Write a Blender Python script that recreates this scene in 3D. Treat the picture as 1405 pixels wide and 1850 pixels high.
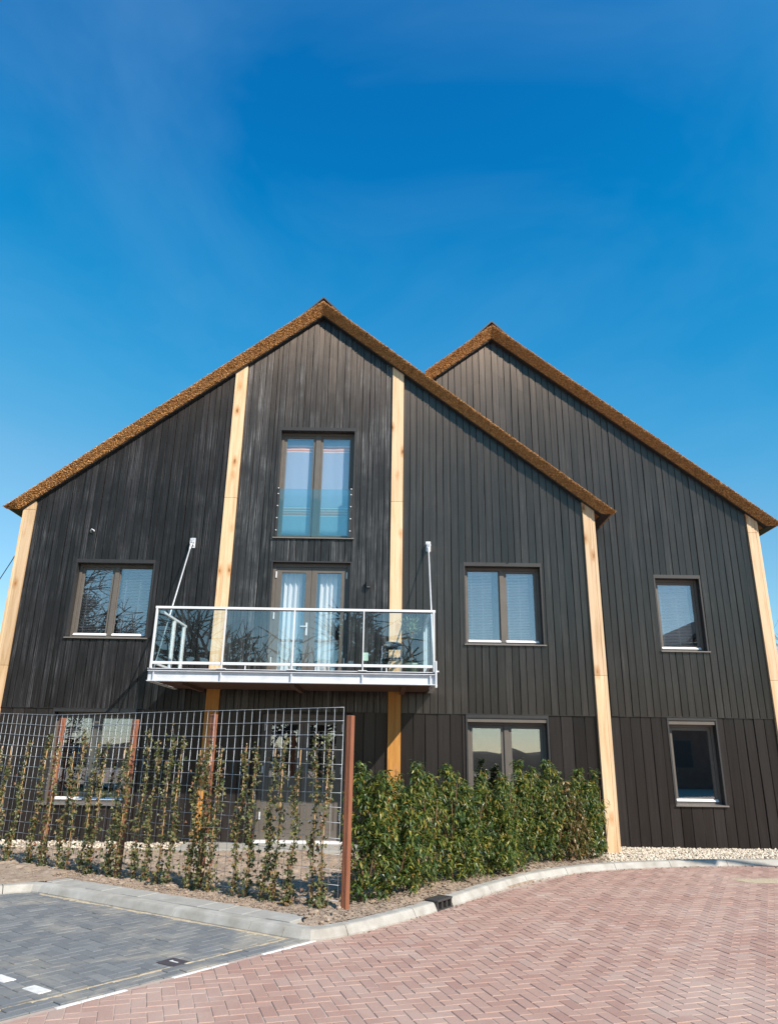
import bpy, math, random
from mathutils import Vector, Matrix, noise
random.seed(7)
for o in list(bpy.data.objects): bpy.data.objects.remove(o)
S = bpy.context.scene
COL = S.collection
R = math.radians
# ------------------------------------------------------------------ camera
FPX, W0 = 1300.0, 1405.0
pitch = math.atan(FPX / 3875.0); roll = math.atan2(60, 3875)
CAMZ = 1.6
fw = Vector((0, math.cos(pitch), math.sin(pitch)))
up0 = Vector((0, -math.sin(pitch), math.cos(pitch))); r0 = Vector((1, 0, 0))
rt = r0 * math.cos(roll) + up0 * math.sin(roll)
up = up0 * math.cos(roll) - r0 * math.sin(roll)
cd = bpy.data.cameras.new('camera'); cam = bpy.data.objects.new('camera', cd); COL.objects.link(cam)
m3 = Matrix((rt, up, -fw)).transposed()
cam.matrix_world = Matrix.Translation((0, 0, CAMZ)) @ m3.to_4x4()
cd.sensor_fit = 'HORIZONTAL'; cd.sensor_width = 36; cd.lens = 36 * FPX / W0
cd.clip_start = 0.05; cd.clip_end = 3000
S.camera = cam
# ------------------------------------------------------------------ sun and sky
SUN = Vector((0.866, -1.0, 1.056)).normalized()      # towards the sun
EL = math.asin(SUN.z); AZ = math.atan2(SUN.x, SUN.y)
w = bpy.data.worlds.new('World'); S.world = w; w.use_nodes = True
nt = w.node_tree; nt.nodes.clear()
sky = nt.nodes.new('ShaderNodeTexSky'); sky.sky_type = 'NISHITA'; sky.sun_disc = False
sky.sun_elevation = EL; sky.sun_rotation = AZ
sky.altitude = 0; sky.air_density = 1.0; sky.dust_density = 0.0; sky.ozone_density = 4.0
tc = nt.nodes.new('ShaderNodeTexCoord')
mp = nt.nodes.new('ShaderNodeMapping'); mp.inputs['Scale'].default_value = (2.0, 0.9, 3.4); mp.inputs['Rotation'].default_value = (0.3, 0.5, 0.6)
nz = nt.nodes.new('ShaderNodeTexNoise'); nz.inputs['Scale'].default_value = 1.1; nz.inputs['Detail'].default_value = 5; nz.inputs['Roughness'].default_value = 0.55; nz.inputs['Distortion'].default_value = 0.5
cr = nt.nodes.new('ShaderNodeValToRGB'); cr.color_ramp.elements[0].position = 0.40; cr.color_ramp.elements[0].color = (0, 0, 0, 1); cr.color_ramp.elements[1].position = 0.85; cr.color_ramp.elements[1].color = (0.25, 0.25, 0.25, 1)
sc1 = nt.nodes.new('ShaderNodeVectorMath'); sc1.operation = 'SCALE'; sc1.inputs['Scale'].default_value = 1/6
crv = nt.nodes.new('ShaderNodeRGBCurve')      # the camera's rendering of the blue sky
for ci, pts in enumerate((((0.093, 0.002), (0.125, 0.006), (0.277, 0.20)), ((0.173, 0.156), (0.23, 0.25), (0.495, 0.53)), ((0.355, 0.47), (0.455, 0.60), (0.88, 0.85)))):
    c_ = crv.mapping.curves[ci]; c_.points[1].location = (1.0, (0.9, 0.95, 0.93)[ci])
    for p in pts: c_.points.new(*p)
crv.mapping.update()
sc2 = nt.nodes.new('ShaderNodeVectorMath'); sc2.operation = 'SCALE'; sc2.inputs['Scale'].default_value = 6.0
mx = nt.nodes.new('ShaderNodeMix'); mx.data_type = 'RGBA'; mx.blend_type = 'MIX'
bg = nt.nodes.new('ShaderNodeBackground'); bg.inputs['Strength'].default_value = 0.10
ow = nt.nodes.new('ShaderNodeOutputWorld')
L = nt.links.new
L(tc.outputs['Generated'], mp.inputs['Vector']); L(mp.outputs[0], nz.inputs['Vector']); L(nz.outputs['Fac'], cr.inputs[0])
L(sky.outputs[0], sc1.inputs[0]); L(sc1.outputs[0], crv.inputs['Color']); L(crv.outputs[0], sc2.inputs[0]); L(cr.outputs[0], mx.inputs['Factor']); L(sc2.outputs[0], mx.inputs['A']); mx.inputs['B'].default_value = (1.6, 3.3, 5.2, 1)
L(mx.outputs['Result'], bg.inputs['Color']); L(bg.outputs[0], ow.inputs['Surface'])
sl = bpy.data.lights.new('sun', 'SUN'); sl.energy = 4.0; sl.angle = R(0.53); sl.color = (1.0, 0.91, 0.80)
so = bpy.data.objects.new('sun', sl); COL.objects.link(so)
so.rotation_euler = (-SUN).to_track_quat('-Z', 'Y').to_euler(); so.location = (12, -14, 16)
S.view_settings.view_transform = 'Standard'; S.view_settings.look = 'None'; S.view_settings.gamma = 1; S.view_settings.use_curve_mapping = False
S.view_settings.exposure = 0.75
# ------------------------------------------------------------------ mesh helper
class MB:
    def __init__(s): s.v = []; s.f = []
    def add(s, vs, fs):
        n = len(s.v); s.v.extend([tuple(p) for p in vs]); s.f.extend([tuple(i + n for i in f) for f in fs]); return s
    def box(s, x0, x1, y0, y1, z0, z1):
        return s.add([(x0,y0,z0),(x1,y0,z0),(x1,y1,z0),(x0,y1,z0),(x0,y0,z1),(x1,y0,z1),(x1,y1,z1),(x0,y1,z1)],
                     [(0,3,2,1),(4,5,6,7),(0,1,5,4),(1,2,6,5),(2,3,7,6),(3,0,4,7)])
    def bar(s, a, b, wx, wy, ref=(0, 0, 1)):
        a = Vector(a); b = Vector(b); d = (b - a).normalized(); ref = Vector(ref)
        if abs(d.dot(ref)) > 0.98: ref = Vector((0, 1, 0))
        u = d.cross(ref).normalized() * wx / 2; q = d.cross(u).normalized() * wy / 2
        vs = [a-u-q, a+u-q, a+u+q, a-u+q, b-u-q, b+u-q, b+u+q, b-u+q]
        return s.add(vs, [(0,3,2,1),(4,5,6,7),(0,1,5,4),(1,2,6,5),(2,3,7,6),(3,0,4,7)])
    def tube(s, pts, rad, n=6, cap=True):
        pts = [Vector(p) for p in pts]
        if not isinstance(rad, (list, tuple)): rad = [rad] * len(pts)
        vs = []; fs = []; u = None
        for i, p in enumerate(pts):
            d = (pts[min(i+1, len(pts)-1)] - pts[max(i-1, 0)]).normalized()
            if u is None:
                u = d.cross(Vector((0, 0, 1)) if abs(d.z) < 0.9 else Vector((1, 0, 0))).normalized()
            else: u = (u - d * u.dot(d)).normalized()
            q = d.cross(u)
            for k in range(n):
                a = 2 * math.pi * k / n; vs.append(p + (u * math.cos(a) + q * math.sin(a)) * rad[i])
        for i in range(len(pts) - 1):
            for k in range(n):
                k2 = (k + 1) % n; fs.append((i*n+k, i*n+k2, (i+1)*n+k2, (i+1)*n+k))
        if cap: fs.append(tuple(range(n))[::-1]); fs.append(tuple((len(pts)-1)*n + k for k in range(n)))
        return s.add(vs, fs)
    def lathe(s, c, prof, n=16):
        vs = []; fs = []
        for r, z in prof:
            for k in range(n):
                a = 2*math.pi*k/n; vs.append((c[0]+r*math.cos(a), c[1]+r*math.sin(a), c[2]+z))
        for i in range(len(prof)-1):
            for k in range(n):
                k2 = (k+1) % n; fs.append((i*n+k, i*n+k2, (i+1)*n+k2, (i+1)*n+k))
        fs.append(tuple(range(n))[::-1]); fs.append(tuple((len(prof)-1)*n+k for k in range(n)))
        return s.add(vs, fs)
    def extr_y(s, poly, y0, y1):        # poly of (x,z), extruded in y
        n = len(poly); vs = [(x, y0, z) for x, z in poly] + [(x, y1, z) for x, z in poly]
        fs = [tuple(range(n)), tuple(range(2*n-1, n-1, -1))] + [(i, i+n, (i+1) % n + n, (i+1) % n) for i in range(n)]
        return s.add(vs, fs)
    def extr_z(s, poly, z0, z1, bev=0.0):        # poly of (x,y) ccw, extruded in z, chamfered top
        n = len(poly); vs = [(x, y, z0) for x, y in poly]
        if bev > 0:
            c = Vector((sum(p[0] for p in poly)/n, sum(p[1] for p in poly)/n))
            vs += [(x, y, z1-bev) for x, y in poly]
            for i in range(n):
                p = Vector(poly[i]); e1 = (p-Vector(poly[i-1])).normalized(); e2 = (Vector(poly[(i+1) % n])-p).normalized()
                b = (e2-e1)
                if b.length < 1e-4: b = Vector((-e1.y, e1.x))
                b.normalize(); q = p + b*bev*1.35; vs.append((q.x, q.y, z1))
            fs = [(i, (i+1) % n, (i+1) % n+n, i+n) for i in range(n)] + [(i+n, (i+1) % n+n, (i+1) % n+2*n, i+2*n) for i in range(n)] + [tuple(range(2*n, 3*n))]
        else:
            vs += [(x, y, z1) for x, y in poly]
            fs = [(i, (i+1) % n, (i+1) % n+n, i+n) for i in range(n)] + [tuple(range(n, 2*n))]
        return s.add(vs, fs)
    def build(s, name, mat, parent=None, smooth=False, bevel=0):
        o0 = origin(parent) if parent else Vector((0, 0, 0))
        me = bpy.data.meshes.new(name); me.from_pydata([(x-o0.x, y-o0.y, z-o0.z) for x, y, z in s.v], [], s.f); me.update()
        if smooth: me.polygons.foreach_set('use_smooth', [True]*len(me.polygons))
        me.materials.append(mat); ob = bpy.data.objects.new(name, me); COL.objects.link(ob); ob.parent = parent
        if bevel:
            b = ob.modifiers.new('bevel', 'BEVEL'); b.width = bevel; b.segments = 2; b.limit_method = 'ANGLE'; b.angle_limit = R(40)
        return ob
def origin(o):
    v = Vector((0, 0, 0))
    while o: v = v + o.location; o = o.parent
    return v
def tag(o, label, cat, group=None):
    o['label'] = label; o['category'] = cat
    if group: o['group'] = group
    return o
def thing(name, loc, label, cat, group=None):
    o = bpy.data.objects.new(name, None); o.location = loc; o.empty_display_size = 0.2; COL.objects.link(o); return tag(o, label, cat, group)
def struct(o): o['kind'] = 'structure'; return o
def stuff(o): o['kind'] = 'stuff'; return o
ORD = ['first','second','third','fourth','fifth','sixth','seventh','eighth','ninth','tenth','eleventh','twelfth','thirteenth','fourteenth','fifteenth','sixteenth','seventeenth','eighteenth','nineteenth','twentieth','twenty-first','twenty-second','twenty-third','twenty-fourth','twenty-fifth','twenty-sixth','twenty-seventh','twenty-eighth']
# ------------------------------------------------------------------ materials
def newmat(name):
    m = bpy.data.materials.new(name); m.use_nodes = True; nt = m.node_tree; return m, nt, nt.nodes['Principled BSDF']
def nd(nt, t, **kw):
    n = nt.nodes.new(t)
    for k, v in kw.items():
        if k.startswith('_'): setattr(n, k[1:], v)
        else: n.inputs[k.replace('__', ' ')].default_value = v
    return n
def ramp(nt, stops):
    r = nt.nodes.new('ShaderNodeValToRGB'); e = r.color_ramp.elements
    while len(e) < len(stops): e.new(0.5)
    for i, (p, c) in enumerate(stops): e[i].position = p; e[i].color = (*c, 1) if len(c) == 3 else c
    return r
def coords(nt, scale, rot=(0, 0, 0), kind='Object'):
    t = nt.nodes.new('ShaderNodeTexCoord'); m = nt.nodes.new('ShaderNodeMapping'); m.inputs['Scale'].default_value = scale; m.inputs['Rotation'].default_value = rot
    nt.links.new(t.outputs[kind], m.inputs['Vector']); return m
def rnd(nt, island=True):
    oi = nt.nodes.new('ShaderNodeObjectInfo')
    if not island: return oi.outputs['Random']
    g = nt.nodes.new('ShaderNodeNewGeometry'); a = nd(nt, 'ShaderNodeMath', _operation='ADD'); fr = nd(nt, 'ShaderNodeMath', _operation='FRACT')
    nt.links.new(oi.outputs['Random'], a.inputs[0]); nt.links.new(g.outputs['Random Per Island'], a.inputs[1]); nt.links.new(a.outputs[0], fr.inputs[0]); return fr.outputs[0]
def mixc(nt, fac, a, b, mode='MIX'):
    m = nt.nodes.new('ShaderNodeMix'); m.data_type = 'RGBA'; m.blend_type = mode
    for key, v in (('Factor', fac), ('A', a), ('B', b)):
        if isinstance(v, (int, float)): m.inputs[key].default_value = v
        elif isinstance(v, tuple): m.inputs[key].default_value = (*v, 1)
        else: nt.links.new(v, m.inputs[key])
    return m.outputs['Result']
def bump(nt, b, h, strength, dist):
    n = nd(nt, 'ShaderNodeBump', Strength=strength, Distance=dist); nt.links.new(h, n.inputs['Height']); nt.links.new(n.outputs[0], b.inputs['Normal'])
def simple(name, c1, c2=None, scale=8, rough=0.6, bmp=0.0, bscale=60, metallic=0.0, spec=0.5, stretch=(1, 1, 1), island=None):
    m, nt, b = newmat(name); b.inputs['Roughness'].default_value = rough; b.inputs['Metallic'].default_value = metallic; b.inputs['Specular IOR Level'].default_value = spec
    if c2 is None: b.inputs['Base Color'].default_value = (*c1, 1)
    else:
        co = coords(nt, stretch); n = nd(nt, 'ShaderNodeTexNoise', Scale=scale, Detail=5, Roughness=0.6); nt.links.new(co.outputs[0], n.inputs['Vector'])
        r = ramp(nt, [(0.3, c1), (0.7, c2)]); nt.links.new(n.outputs['Fac'], r.inputs[0]); col = r.outputs[0]
        if island is not None:
            r2 = ramp(nt, island); nt.links.new(rnd(nt), r2.inputs[0]); col = mixc(nt, 1.0, col, r2.outputs[0], 'MULTIPLY')
        nt.links.new(col, b.inputs['Base Color'])
    if bmp:
        co = coords(nt, stretch); n = nd(nt, 'ShaderNodeTexNoise', Scale=bscale, Detail=4, Roughness=0.6); nt.links.new(co.outputs[0], n.inputs['Vector']); bump(nt, b, n.outputs['Fac'], bmp, 0.01)
    return m
def board_mat(name, dark, mid, pale, amount, rough, sp, ior=1.6):
    m, nt, b = newmat(name)
    rv = rnd(nt, False)
    co = coords(nt, (26, 26, 0.55)); off = nd(nt, 'ShaderNodeVectorMath', _operation='ADD'); cmb = nt.nodes.new('ShaderNodeCombineXYZ')
    mul = nd(nt, 'ShaderNodeMath', _operation='MULTIPLY'); mul.inputs[1].default_value = 37.0; nt.links.new(rv, mul.inputs[0]); nt.links.new(mul.outputs[0], cmb.inputs[2]); nt.links.new(mul.outputs[0], cmb.inputs[0])
    nt.links.new(co.outputs[0], off.inputs[0]); nt.links.new(cmb.outputs[0], off.inputs[1])
    n = nd(nt, 'ShaderNodeTexNoise', Scale=1.0, Detail=6, Roughness=0.68, Distortion=0.35); nt.links.new(off.outputs[0], n.inputs['Vector'])
    co2 = coords(nt, (1.1, 1.1, 0.7)); n2 = nd(nt, 'ShaderNodeTexNoise', Scale=1.6, Detail=4, Roughness=0.65); nt.links.new(co2.outputs[0], n2.inputs['Vector'])
    r = ramp(nt, [(0.35, dark), (0.62, mid)]); nt.links.new(n.outputs['Fac'], r.inputs[0])
    co3 = coords(nt, (62, 20, 0.8)); off3 = nd(nt, 'ShaderNodeVectorMath', _operation='ADD'); nt.links.new(co3.outputs[0], off3.inputs[0]); nt.links.new(cmb.outputs[0], off3.inputs[1])
    n3 = nd(nt, 'ShaderNodeTexNoise', Scale=1.0, Detail=7, Roughness=0.7, Distortion=0.25); nt.links.new(off3.outputs[0], n3.inputs['Vector'])
    s3 = ramp(nt, [(0.50, (0, 0, 0)), (0.66, (1, 1, 1))]); nt.links.new(n3.outputs['Fac'], s3.inputs[0])
    s2 = ramp(nt, [(0.40, (0.03,)*3), (0.66, (1, 1, 1))]); nt.links.new(n2.outputs['Fac'], s2.inputs[0])
    mm = nd(nt, 'ShaderNodeMath', _operation='MULTIPLY'); nt.links.new(s3.outputs[0], mm.inputs[0]); nt.links.new(s2.outputs[0], mm.inputs[1])
    r2 = ramp(nt, [(0.0, (0, 0, 0)), (1.0, (amount,)*3)]); nt.links.new(mm.outputs[0], r2.inputs[0])
    col = mixc(nt, r2.outputs[0], r.outputs[0], pale)
    br = ramp(nt, [(0, (0.62,)*3), (1, (1.35,)*3)]); nt.links.new(rv, br.inputs[0]); col = mixc(nt, 1.0, col, br.outputs[0], 'MULTIPLY')
    nt.links.new(col, b.inputs['Base Color'])
    rr = ramp(nt, [(0.3, (rough-0.05,)*3), (0.7, (rough+0.07,)*3)]); nt.links.new(n.outputs['Fac'], rr.inputs[0]); nt.links.new(rr.outputs[0], b.inputs['Roughness'])
    b.inputs['Specular IOR Level'].default_value = sp; b.inputs['Anisotropic'].default_value = 0.968; b.inputs['IOR'].default_value = ior; b.inputs['Specular Tint'].default_value = (1.0, 0.79, 0.63, 1)
    tg = nt.nodes.new('ShaderNodeCombineXYZ'); tg.inputs[0].default_value = 1.0; nt.links.new(tg.outputs[0], b.inputs['Tangent'])
    bump(nt, b, n.outputs['Fac'], 0.5, 0.007)
    return m
M_board = board_mat('charred_board', (0.0085, 0.008, 0.009), (0.017, 0.016, 0.018), (0.17, 0.17, 0.18), 0.7, 0.41, 0.5, 1.5)
M_boardC = board_mat('weathered_board', (0.010, 0.0095, 0.0105), (0.023, 0.022, 0.024), (0.25, 0.25, 0.25), 1.0, 0.41, 0.8, 1.5)
M_board2 = board_mat('painted_board', (0.013, 0.0112, 0.0108), (0.022, 0.0192, 0.0185), (0.09, 0.087, 0.085), 0.7, 0.41, 1.0, 1.57)
M_board_low = board_mat('painted_board_low', (0.016, 0.0143, 0.0142), (0.0235, 0.021, 0.021), (0.06, 0.056, 0.055), 0.35, 0.45, 0.6, 1.5)
M_backing = simple('wall_backing', (0.02, 0.02, 0.02))
def pine_mat(name, a, b_, c):
    m, nt, b = newmat(name); rv = rnd(nt, False)
    co = coords(nt, (14, 14, 0.8)); n = nd(nt, 'ShaderNodeTexNoise', Scale=1.0, Detail=5, Roughness=0.6, Distortion=0.6); nt.links.new(co.outputs[0], n.inputs['Vector'])
    r = ramp(nt, [(0.3, a), (0.52, b_), (0.75, c)]); nt.links.new(n.outputs['Fac'], r.inputs[0])
    co2 = coords(nt, (4.2, 4.2, 1.7)); vo = nd(nt, 'ShaderNodeTexVoronoi', Scale=1.0, Randomness=1.0); nt.links.new(co2.outputs[0], vo.inputs['Vector'])
    kn = nd(nt, 'ShaderNodeTexNoise', Scale=9.0, Detail=3); nt.links.new(co2.outputs[0], kn.inputs['Vector']); ad = nd(nt, 'ShaderNodeMath', _operation='MULTIPLY_ADD'); ad.inputs[1].default_value = 0.16; nt.links.new(kn.outputs['Fac'], ad.inputs[0]); nt.links.new(vo.outputs['Distance'], ad.inputs[2])
    k2 = ramp(nt, [(0.20, (0.75,)*3), (0.36, (0, 0, 0))]); nt.links.new(ad.outputs[0], k2.inputs[0]); col0 = mixc(nt, k2.outputs[0], r.outputs[0], (0.50, 0.24, 0.08))
    kr = ramp(nt, [(0.12, (1, 1, 1)), (0.19, (0, 0, 0))]); nt.links.new(ad.outputs[0], kr.inputs[0])
    col = mixc(nt, kr.outputs[0], col0, (0.22, 0.09, 0.03))
    ck = coords(nt, (30, 30, 0.35)); cn = nd(nt, 'ShaderNodeTexNoise', Scale=1.0, Detail=6, Roughness=0.7); nt.links.new(ck.outputs[0], cn.inputs['Vector']); cr_ = ramp(nt, [(0.0, (0, 0, 0)), (0.31, (0.8,)*3), (0.335, (0, 0, 0))]); cr_.color_ramp.elements[0].position = 0.285; nt.links.new(cn.outputs['Fac'], cr_.inputs[0]); col = mixc(nt, cr_.outputs[0], col, (0.20, 0.10, 0.05))
    br = ramp(nt, [(0, (0.82, 0.80, 0.78)), (1, (1.08, 1.05, 1.0))]); nt.links.new(rv, br.inputs[0]); col = mixc(nt, 1.0, col, br.outputs[0], 'MULTIPLY')
    nt.links.new(col, b.inputs['Base Color']); b.inputs['Roughness'].default_value = 0.6; bump(nt, b, n.outputs['Fac'], 0.25, 0.004); return m
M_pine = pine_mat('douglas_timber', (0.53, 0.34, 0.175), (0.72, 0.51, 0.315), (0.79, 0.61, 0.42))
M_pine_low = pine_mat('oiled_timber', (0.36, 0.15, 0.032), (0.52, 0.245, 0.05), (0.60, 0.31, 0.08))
M_hard = simple('hardwood_post', (0.20, 0.065, 0.03), (0.30, 0.115, 0.06), 6, 0.65, 0.3, 40, stretch=(6, 6, 0.5))
M_thatch = simple('thatch_reed', (0.44, 0.21, 0.075), (0.80, 0.48, 0.195), 30, 0.85, 0.8, 120, island=[(0, (0.30, 0.24, 0.19)), (0.4, (0.85, 0.77, 0.68)), (1, (1.3, 1.26, 1.15))])
M_thatch_top = simple('thatch_slab', (0.22, 0.10, 0.04), (0.44, 0.225, 0.09), 60, 0.95, 1.0, 150)
M_ridge = simple('ridge_tile', (0.055, 0.045, 0.048), (0.08, 0.065, 0.065), 12, 0.6)
M_frame = simple('taupe_frame', (0.115, 0.098, 0.082), (0.135, 0.118, 0.10), 5, 0.45)
M_reveal = simple('reveal_board', (0.022, 0.021, 0.021), (0.03, 0.029, 0.029), 9, 0.55)
M_white = simple('white_drip_bar', (0.78, 0.77, 0.78), (0.82, 0.81, 0.82), 9, 0.4)
M_sill = simple('metal_sill', (0.16, 0.145, 0.13), (0.2, 0.18, 0.165), 7, 0.35)
def glass(name, f0, tint, rough=0.0):
    m = bpy.data.materials.new(name); m.use_nodes = True; nt = m.node_tree; nt.nodes.clear()
    o = nt.nodes.new('ShaderNodeOutputMaterial'); t = nd(nt, 'ShaderNodeBsdfTransparent', Color=(*tint, 1)); g = nd(nt, 'ShaderNodeBsdfGlossy', Color=(1, 1, 1, 1), Roughness=rough)
    lw = nd(nt, 'ShaderNodeLayerWeight', Blend=0.5); pw = nd(nt, 'ShaderNodeMath', _operation='POWER'); pw.inputs[1].default_value = 5.0; ma = nd(nt, 'ShaderNodeMath', _operation='MULTIPLY_ADD'); ma.inputs[1].default_value = 1-f0; ma.inputs[2].default_value = f0
    nt.links.new(lw.outputs['Facing'], pw.inputs[0]); nt.links.new(pw.outputs[0], ma.inputs[0]); mx = nt.nodes.new('ShaderNodeMixShader')
    nt.links.new(ma.outputs[0], mx.inputs[0]); nt.links.new(t.outputs[0], mx.inputs[1]); nt.links.new(g.outputs[0], mx.inputs[2]); nt.links.new(mx.outputs[0], o.inputs['Surface']); return m
M_glass = glass('window_glass', 0.19, (0.96, 0.975, 0.98))
M_glass_b = glass('balcony_glass', 0.09, (0.92, 0.975, 0.98))
M_glass_c = glass('juliet_glass', 0.09, (0.80, 0.94, 0.95))
M_blind = simple('blind_slat', (0.62, 0.65, 0.70), (0.66, 0.69, 0.73), 4, 0.5)
M_curt = simple('white_curtain', (0.80, 0.80, 0.80), (0.86, 0.86, 0.85), 4, 0.9)
def towel_mat():
    m, nt, b = newmat('striped_cloth'); t = nt.nodes.new('ShaderNodeTexCoord'); sp = nt.nodes.new('ShaderNodeSeparateXYZ'); nt.links.new(t.outputs['Object'], sp.inputs[0])
    base = (0.40, 0.47, 0.60); o_ = (0.78, 0.30, 0.14); w_ = (0.9, 0.87, 0.85)
    st = [(0, (0.45, 0.52, 0.60)), (0.185, w_), (0.195, o_), (0.215, w_), (0.222, o_), (0.24, w_), (0.247, o_), (0.265, w_), (0.275, base), (0.845, w_), (0.855, o_), (0.875, w_), (0.882, o_), (0.905, w_), (0.915, (0.35, 0.43, 0.52))]
    mp_ = nd(nt, 'ShaderNodeMapRange'); mp_.inputs['From Min'].default_value = 0.0; mp_.inputs['From Max'].default_value = 2.1; nt.links.new(sp.outputs[2], mp_.inputs['Value'])
    r = ramp(nt, st); r.color_ramp.interpolation = 'CONSTANT'; nt.links.new(mp_.outputs[0], r.inputs[0]); nt.links.new(r.outputs[0], b.inputs['Base Color']); b.inputs['Roughness'].default_value = 0.95
    n = nd(nt, 'ShaderNodeTexNoise', Scale=140, Detail=2); nt.links.new(t.outputs['Object'], n.inputs['Vector']); bump(nt, b, n.outputs['Fac'], 0.3, 0.003); return m
M_towel = towel_mat()
M_galv = simple('galvanised_steel', (0.58, 0.60, 0.64), (0.74, 0.75, 0.78), 5, 0.5, metallic=0.25)
M_rail = simple('pale_painted_steel', (0.66, 0.68, 0.70), (0.74, 0.75, 0.77), 4, 0.4)
M_darksteel = simple('dark_gasket', (0.035, 0.035, 0.037), (0.05, 0.05, 0.05), 5, 0.5)
M_deck = simple('deck_timber', (0.075, 0.04, 0.028), (0.12, 0.065, 0.045), 3, 0.7, 0.2, 30, stretch=(0.5, 6, 6))
M_chrome = simple('chrome_tube', (0.6, 0.6, 0.62), None, rough=0.25, metallic=0.9)
M_black = simple('black_plastic', (0.025, 0.025, 0.027), (0.04, 0.04, 0.04), 8, 0.35)
M_pot = simple('sage_pot', (0.20, 0.27, 0.19), (0.25, 0.32, 0.23), 6, 0.55)
M_olive = simple('olive_leaf', (0.13, 0.18, 0.09), (0.24, 0.29, 0.17), 6, 0.55, island=[(0, (0.6,)*3), (1, (1.4,)*3)])
M_card = simple('pale_card', (0.55, 0.68, 0.58), (0.62, 0.73, 0.64), 20, 0.7)
M_conc = simple('kerb_concrete', (0.30, 0.275, 0.235), (0.47, 0.45, 0.41), 4.5, 0.85, 0.35, 90)
M_tile = simple('concrete_tile', (0.31, 0.295, 0.265), (0.41, 0.395, 0.36), 6, 0.85, 0.3, 90)
def paver_mat(name, ramp_cols, stain, amount, sc=0.55):
    m, nt, b = newmat(name); rv = rnd(nt)
    r = ramp(nt, ramp_cols); nt.links.new(rv, r.inputs[0])
    tcw = nt.nodes.new('ShaderNodeNewGeometry')
    n = nd(nt, 'ShaderNodeTexNoise', Scale=sc, Detail=6, Roughness=0.65, Distortion=0.6); nt.links.new(tcw.outputs['Position'], n.inputs['Vector'])
    sr = ramp(nt, [(0.47, (0, 0, 0)), (0.72, (amount,)*3)]); nt.links.new(n.outputs['Fac'], sr.inputs[0])
    n2 = nd(nt, 'ShaderNodeTexNoise', Scale=75, Detail=4, Roughness=0.7); nt.links.new(tcw.outputs['Position'], n2.inputs['Vector'])
    g = ramp(nt, [(0.3, (0.86,)*3), (0.7, (1.13,)*3)]); nt.links.new(n2.outputs['Fac'], g.inputs[0])
    col = mixc(nt, 1.0, r.outputs[0], g.outputs[0], 'MULTIPLY'); col = mixc(nt, sr.outputs[0], col, stain)
    nt.links.new(col, b.inputs['Base Color']); b.inputs['Roughness'].default_value = 0.85; b.inputs['Specular IOR Level'].default_value = 0.3; bump(nt, b, n2.outputs['Fac'], 0.35, 0.004); return m
M_red = paver_mat('red_clinker', [(0, (0.355, 0.215, 0.175)), (0.5, (0.39, 0.248, 0.20)), (0.85, (0.415, 0.272, 0.22)), (1, (0.41, 0.285, 0.235))], (0.52, 0.41, 0.345), 0.6)
M_grey = paver_mat('grey_clinker', [(0, (0.152, 0.158, 0.163)), (0.5, (0.168, 0.174, 0.178)), (0.9, (0.182, 0.188, 0.191)), (1, (0.215, 0.218, 0.218))], (0.42, 0.37, 0.29), 0.75, 1.3)
M_wpaint = simple('white_paver', (0.55, 0.53, 0.50), (0.78, 0.77, 0.75), 14, 0.8, 0.2, 90)
M_bed = simple('joint_sand', (0.40, 0.30, 0.245), (0.52, 0.42, 0.355), 9, 0.95, 0.5, 150)
M_bedg = simple('joint_sand_grey', (0.12, 0.115, 0.105), (0.40, 0.33, 0.24), 3, 0.95, 0.5, 150)
M_sand = simple('yellow_sand', (0.45, 0.355, 0.225), (0.60, 0.50, 0.36), 25, 0.95, 0.8, 200)
M_soil = simple('dry_soil', (0.22, 0.155, 0.11), (0.42, 0.33, 0.25), 9, 0.95, 1.0, 45)
M_clod = simple('soil_clod', (0.22, 0.155, 0.11), (0.42, 0.33, 0.25), 30, 0.95, 0.8, 90, island=[(0, (0.6,)*3), (1, (1.25,)*3)])
M_grav = simple('pale_pebble', (0.58, 0.50, 0.39), (0.70, 0.63, 0.53), 20, 0.8, island=[(0, (0.55, 0.52, 0.5)), (0.4, (0.95, 0.93, 0.9)), (1, (1.15,)*3)])
M_gravbed = simple('gravel_bed', (0.38, 0.32, 0.25), (0.52, 0.46, 0.38), 40, 0.9, 1.0, 90)
M_grass = simple('field_grass', (0.06, 0.075, 0.025), (0.12, 0.13, 0.05), 0.4, 0.95, 0.6, 8)
M_iron = simple('cast_iron', (0.035, 0.033, 0.033), (0.06, 0.055, 0.055), 20, 0.55)
M_num = simple('number_tile', (0.055, 0.045, 0.052), (0.075, 0.063, 0.07), 20, 0.7)
M_wire = simple('zinc_wire', (0.60, 0.63, 0.66), None, rough=0.45, metallic=0.5)
M_bamboo = simple('bamboo_cane', (0.36, 0.20, 0.085), (0.58, 0.37, 0.18), 12, 0.55)
def leaf_mat(name, stops, rough=0.35, trans=0.25):
    m, nt, b = newmat(name); r = ramp(nt, stops); nt.links.new(rnd(nt), r.inputs[0]); nt.links.new(r.outputs[0], b.inputs['Base Color']); b.inputs['Roughness'].default_value = rough; b.inputs['Specular IOR Level'].default_value = 0.55
    t = nt.nodes.new('ShaderNodeBsdfTranslucent'); ms = nt.nodes.new('ShaderNodeMixShader'); ms.inputs[0].default_value = trans; out = nt.nodes['Material Output']
    tcol = mixc(nt, 1.0, r.outputs[0], (1.5, 1.5, 0.7), 'MULTIPLY'); nt.links.new(tcol, t.inputs['Color'])
    nt.links.new(b.outputs[0], ms.inputs[1]); nt.links.new(t.outputs[0], ms.inputs[2]); nt.links.new(ms.outputs[0], out.inputs['Surface']); return m
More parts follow.
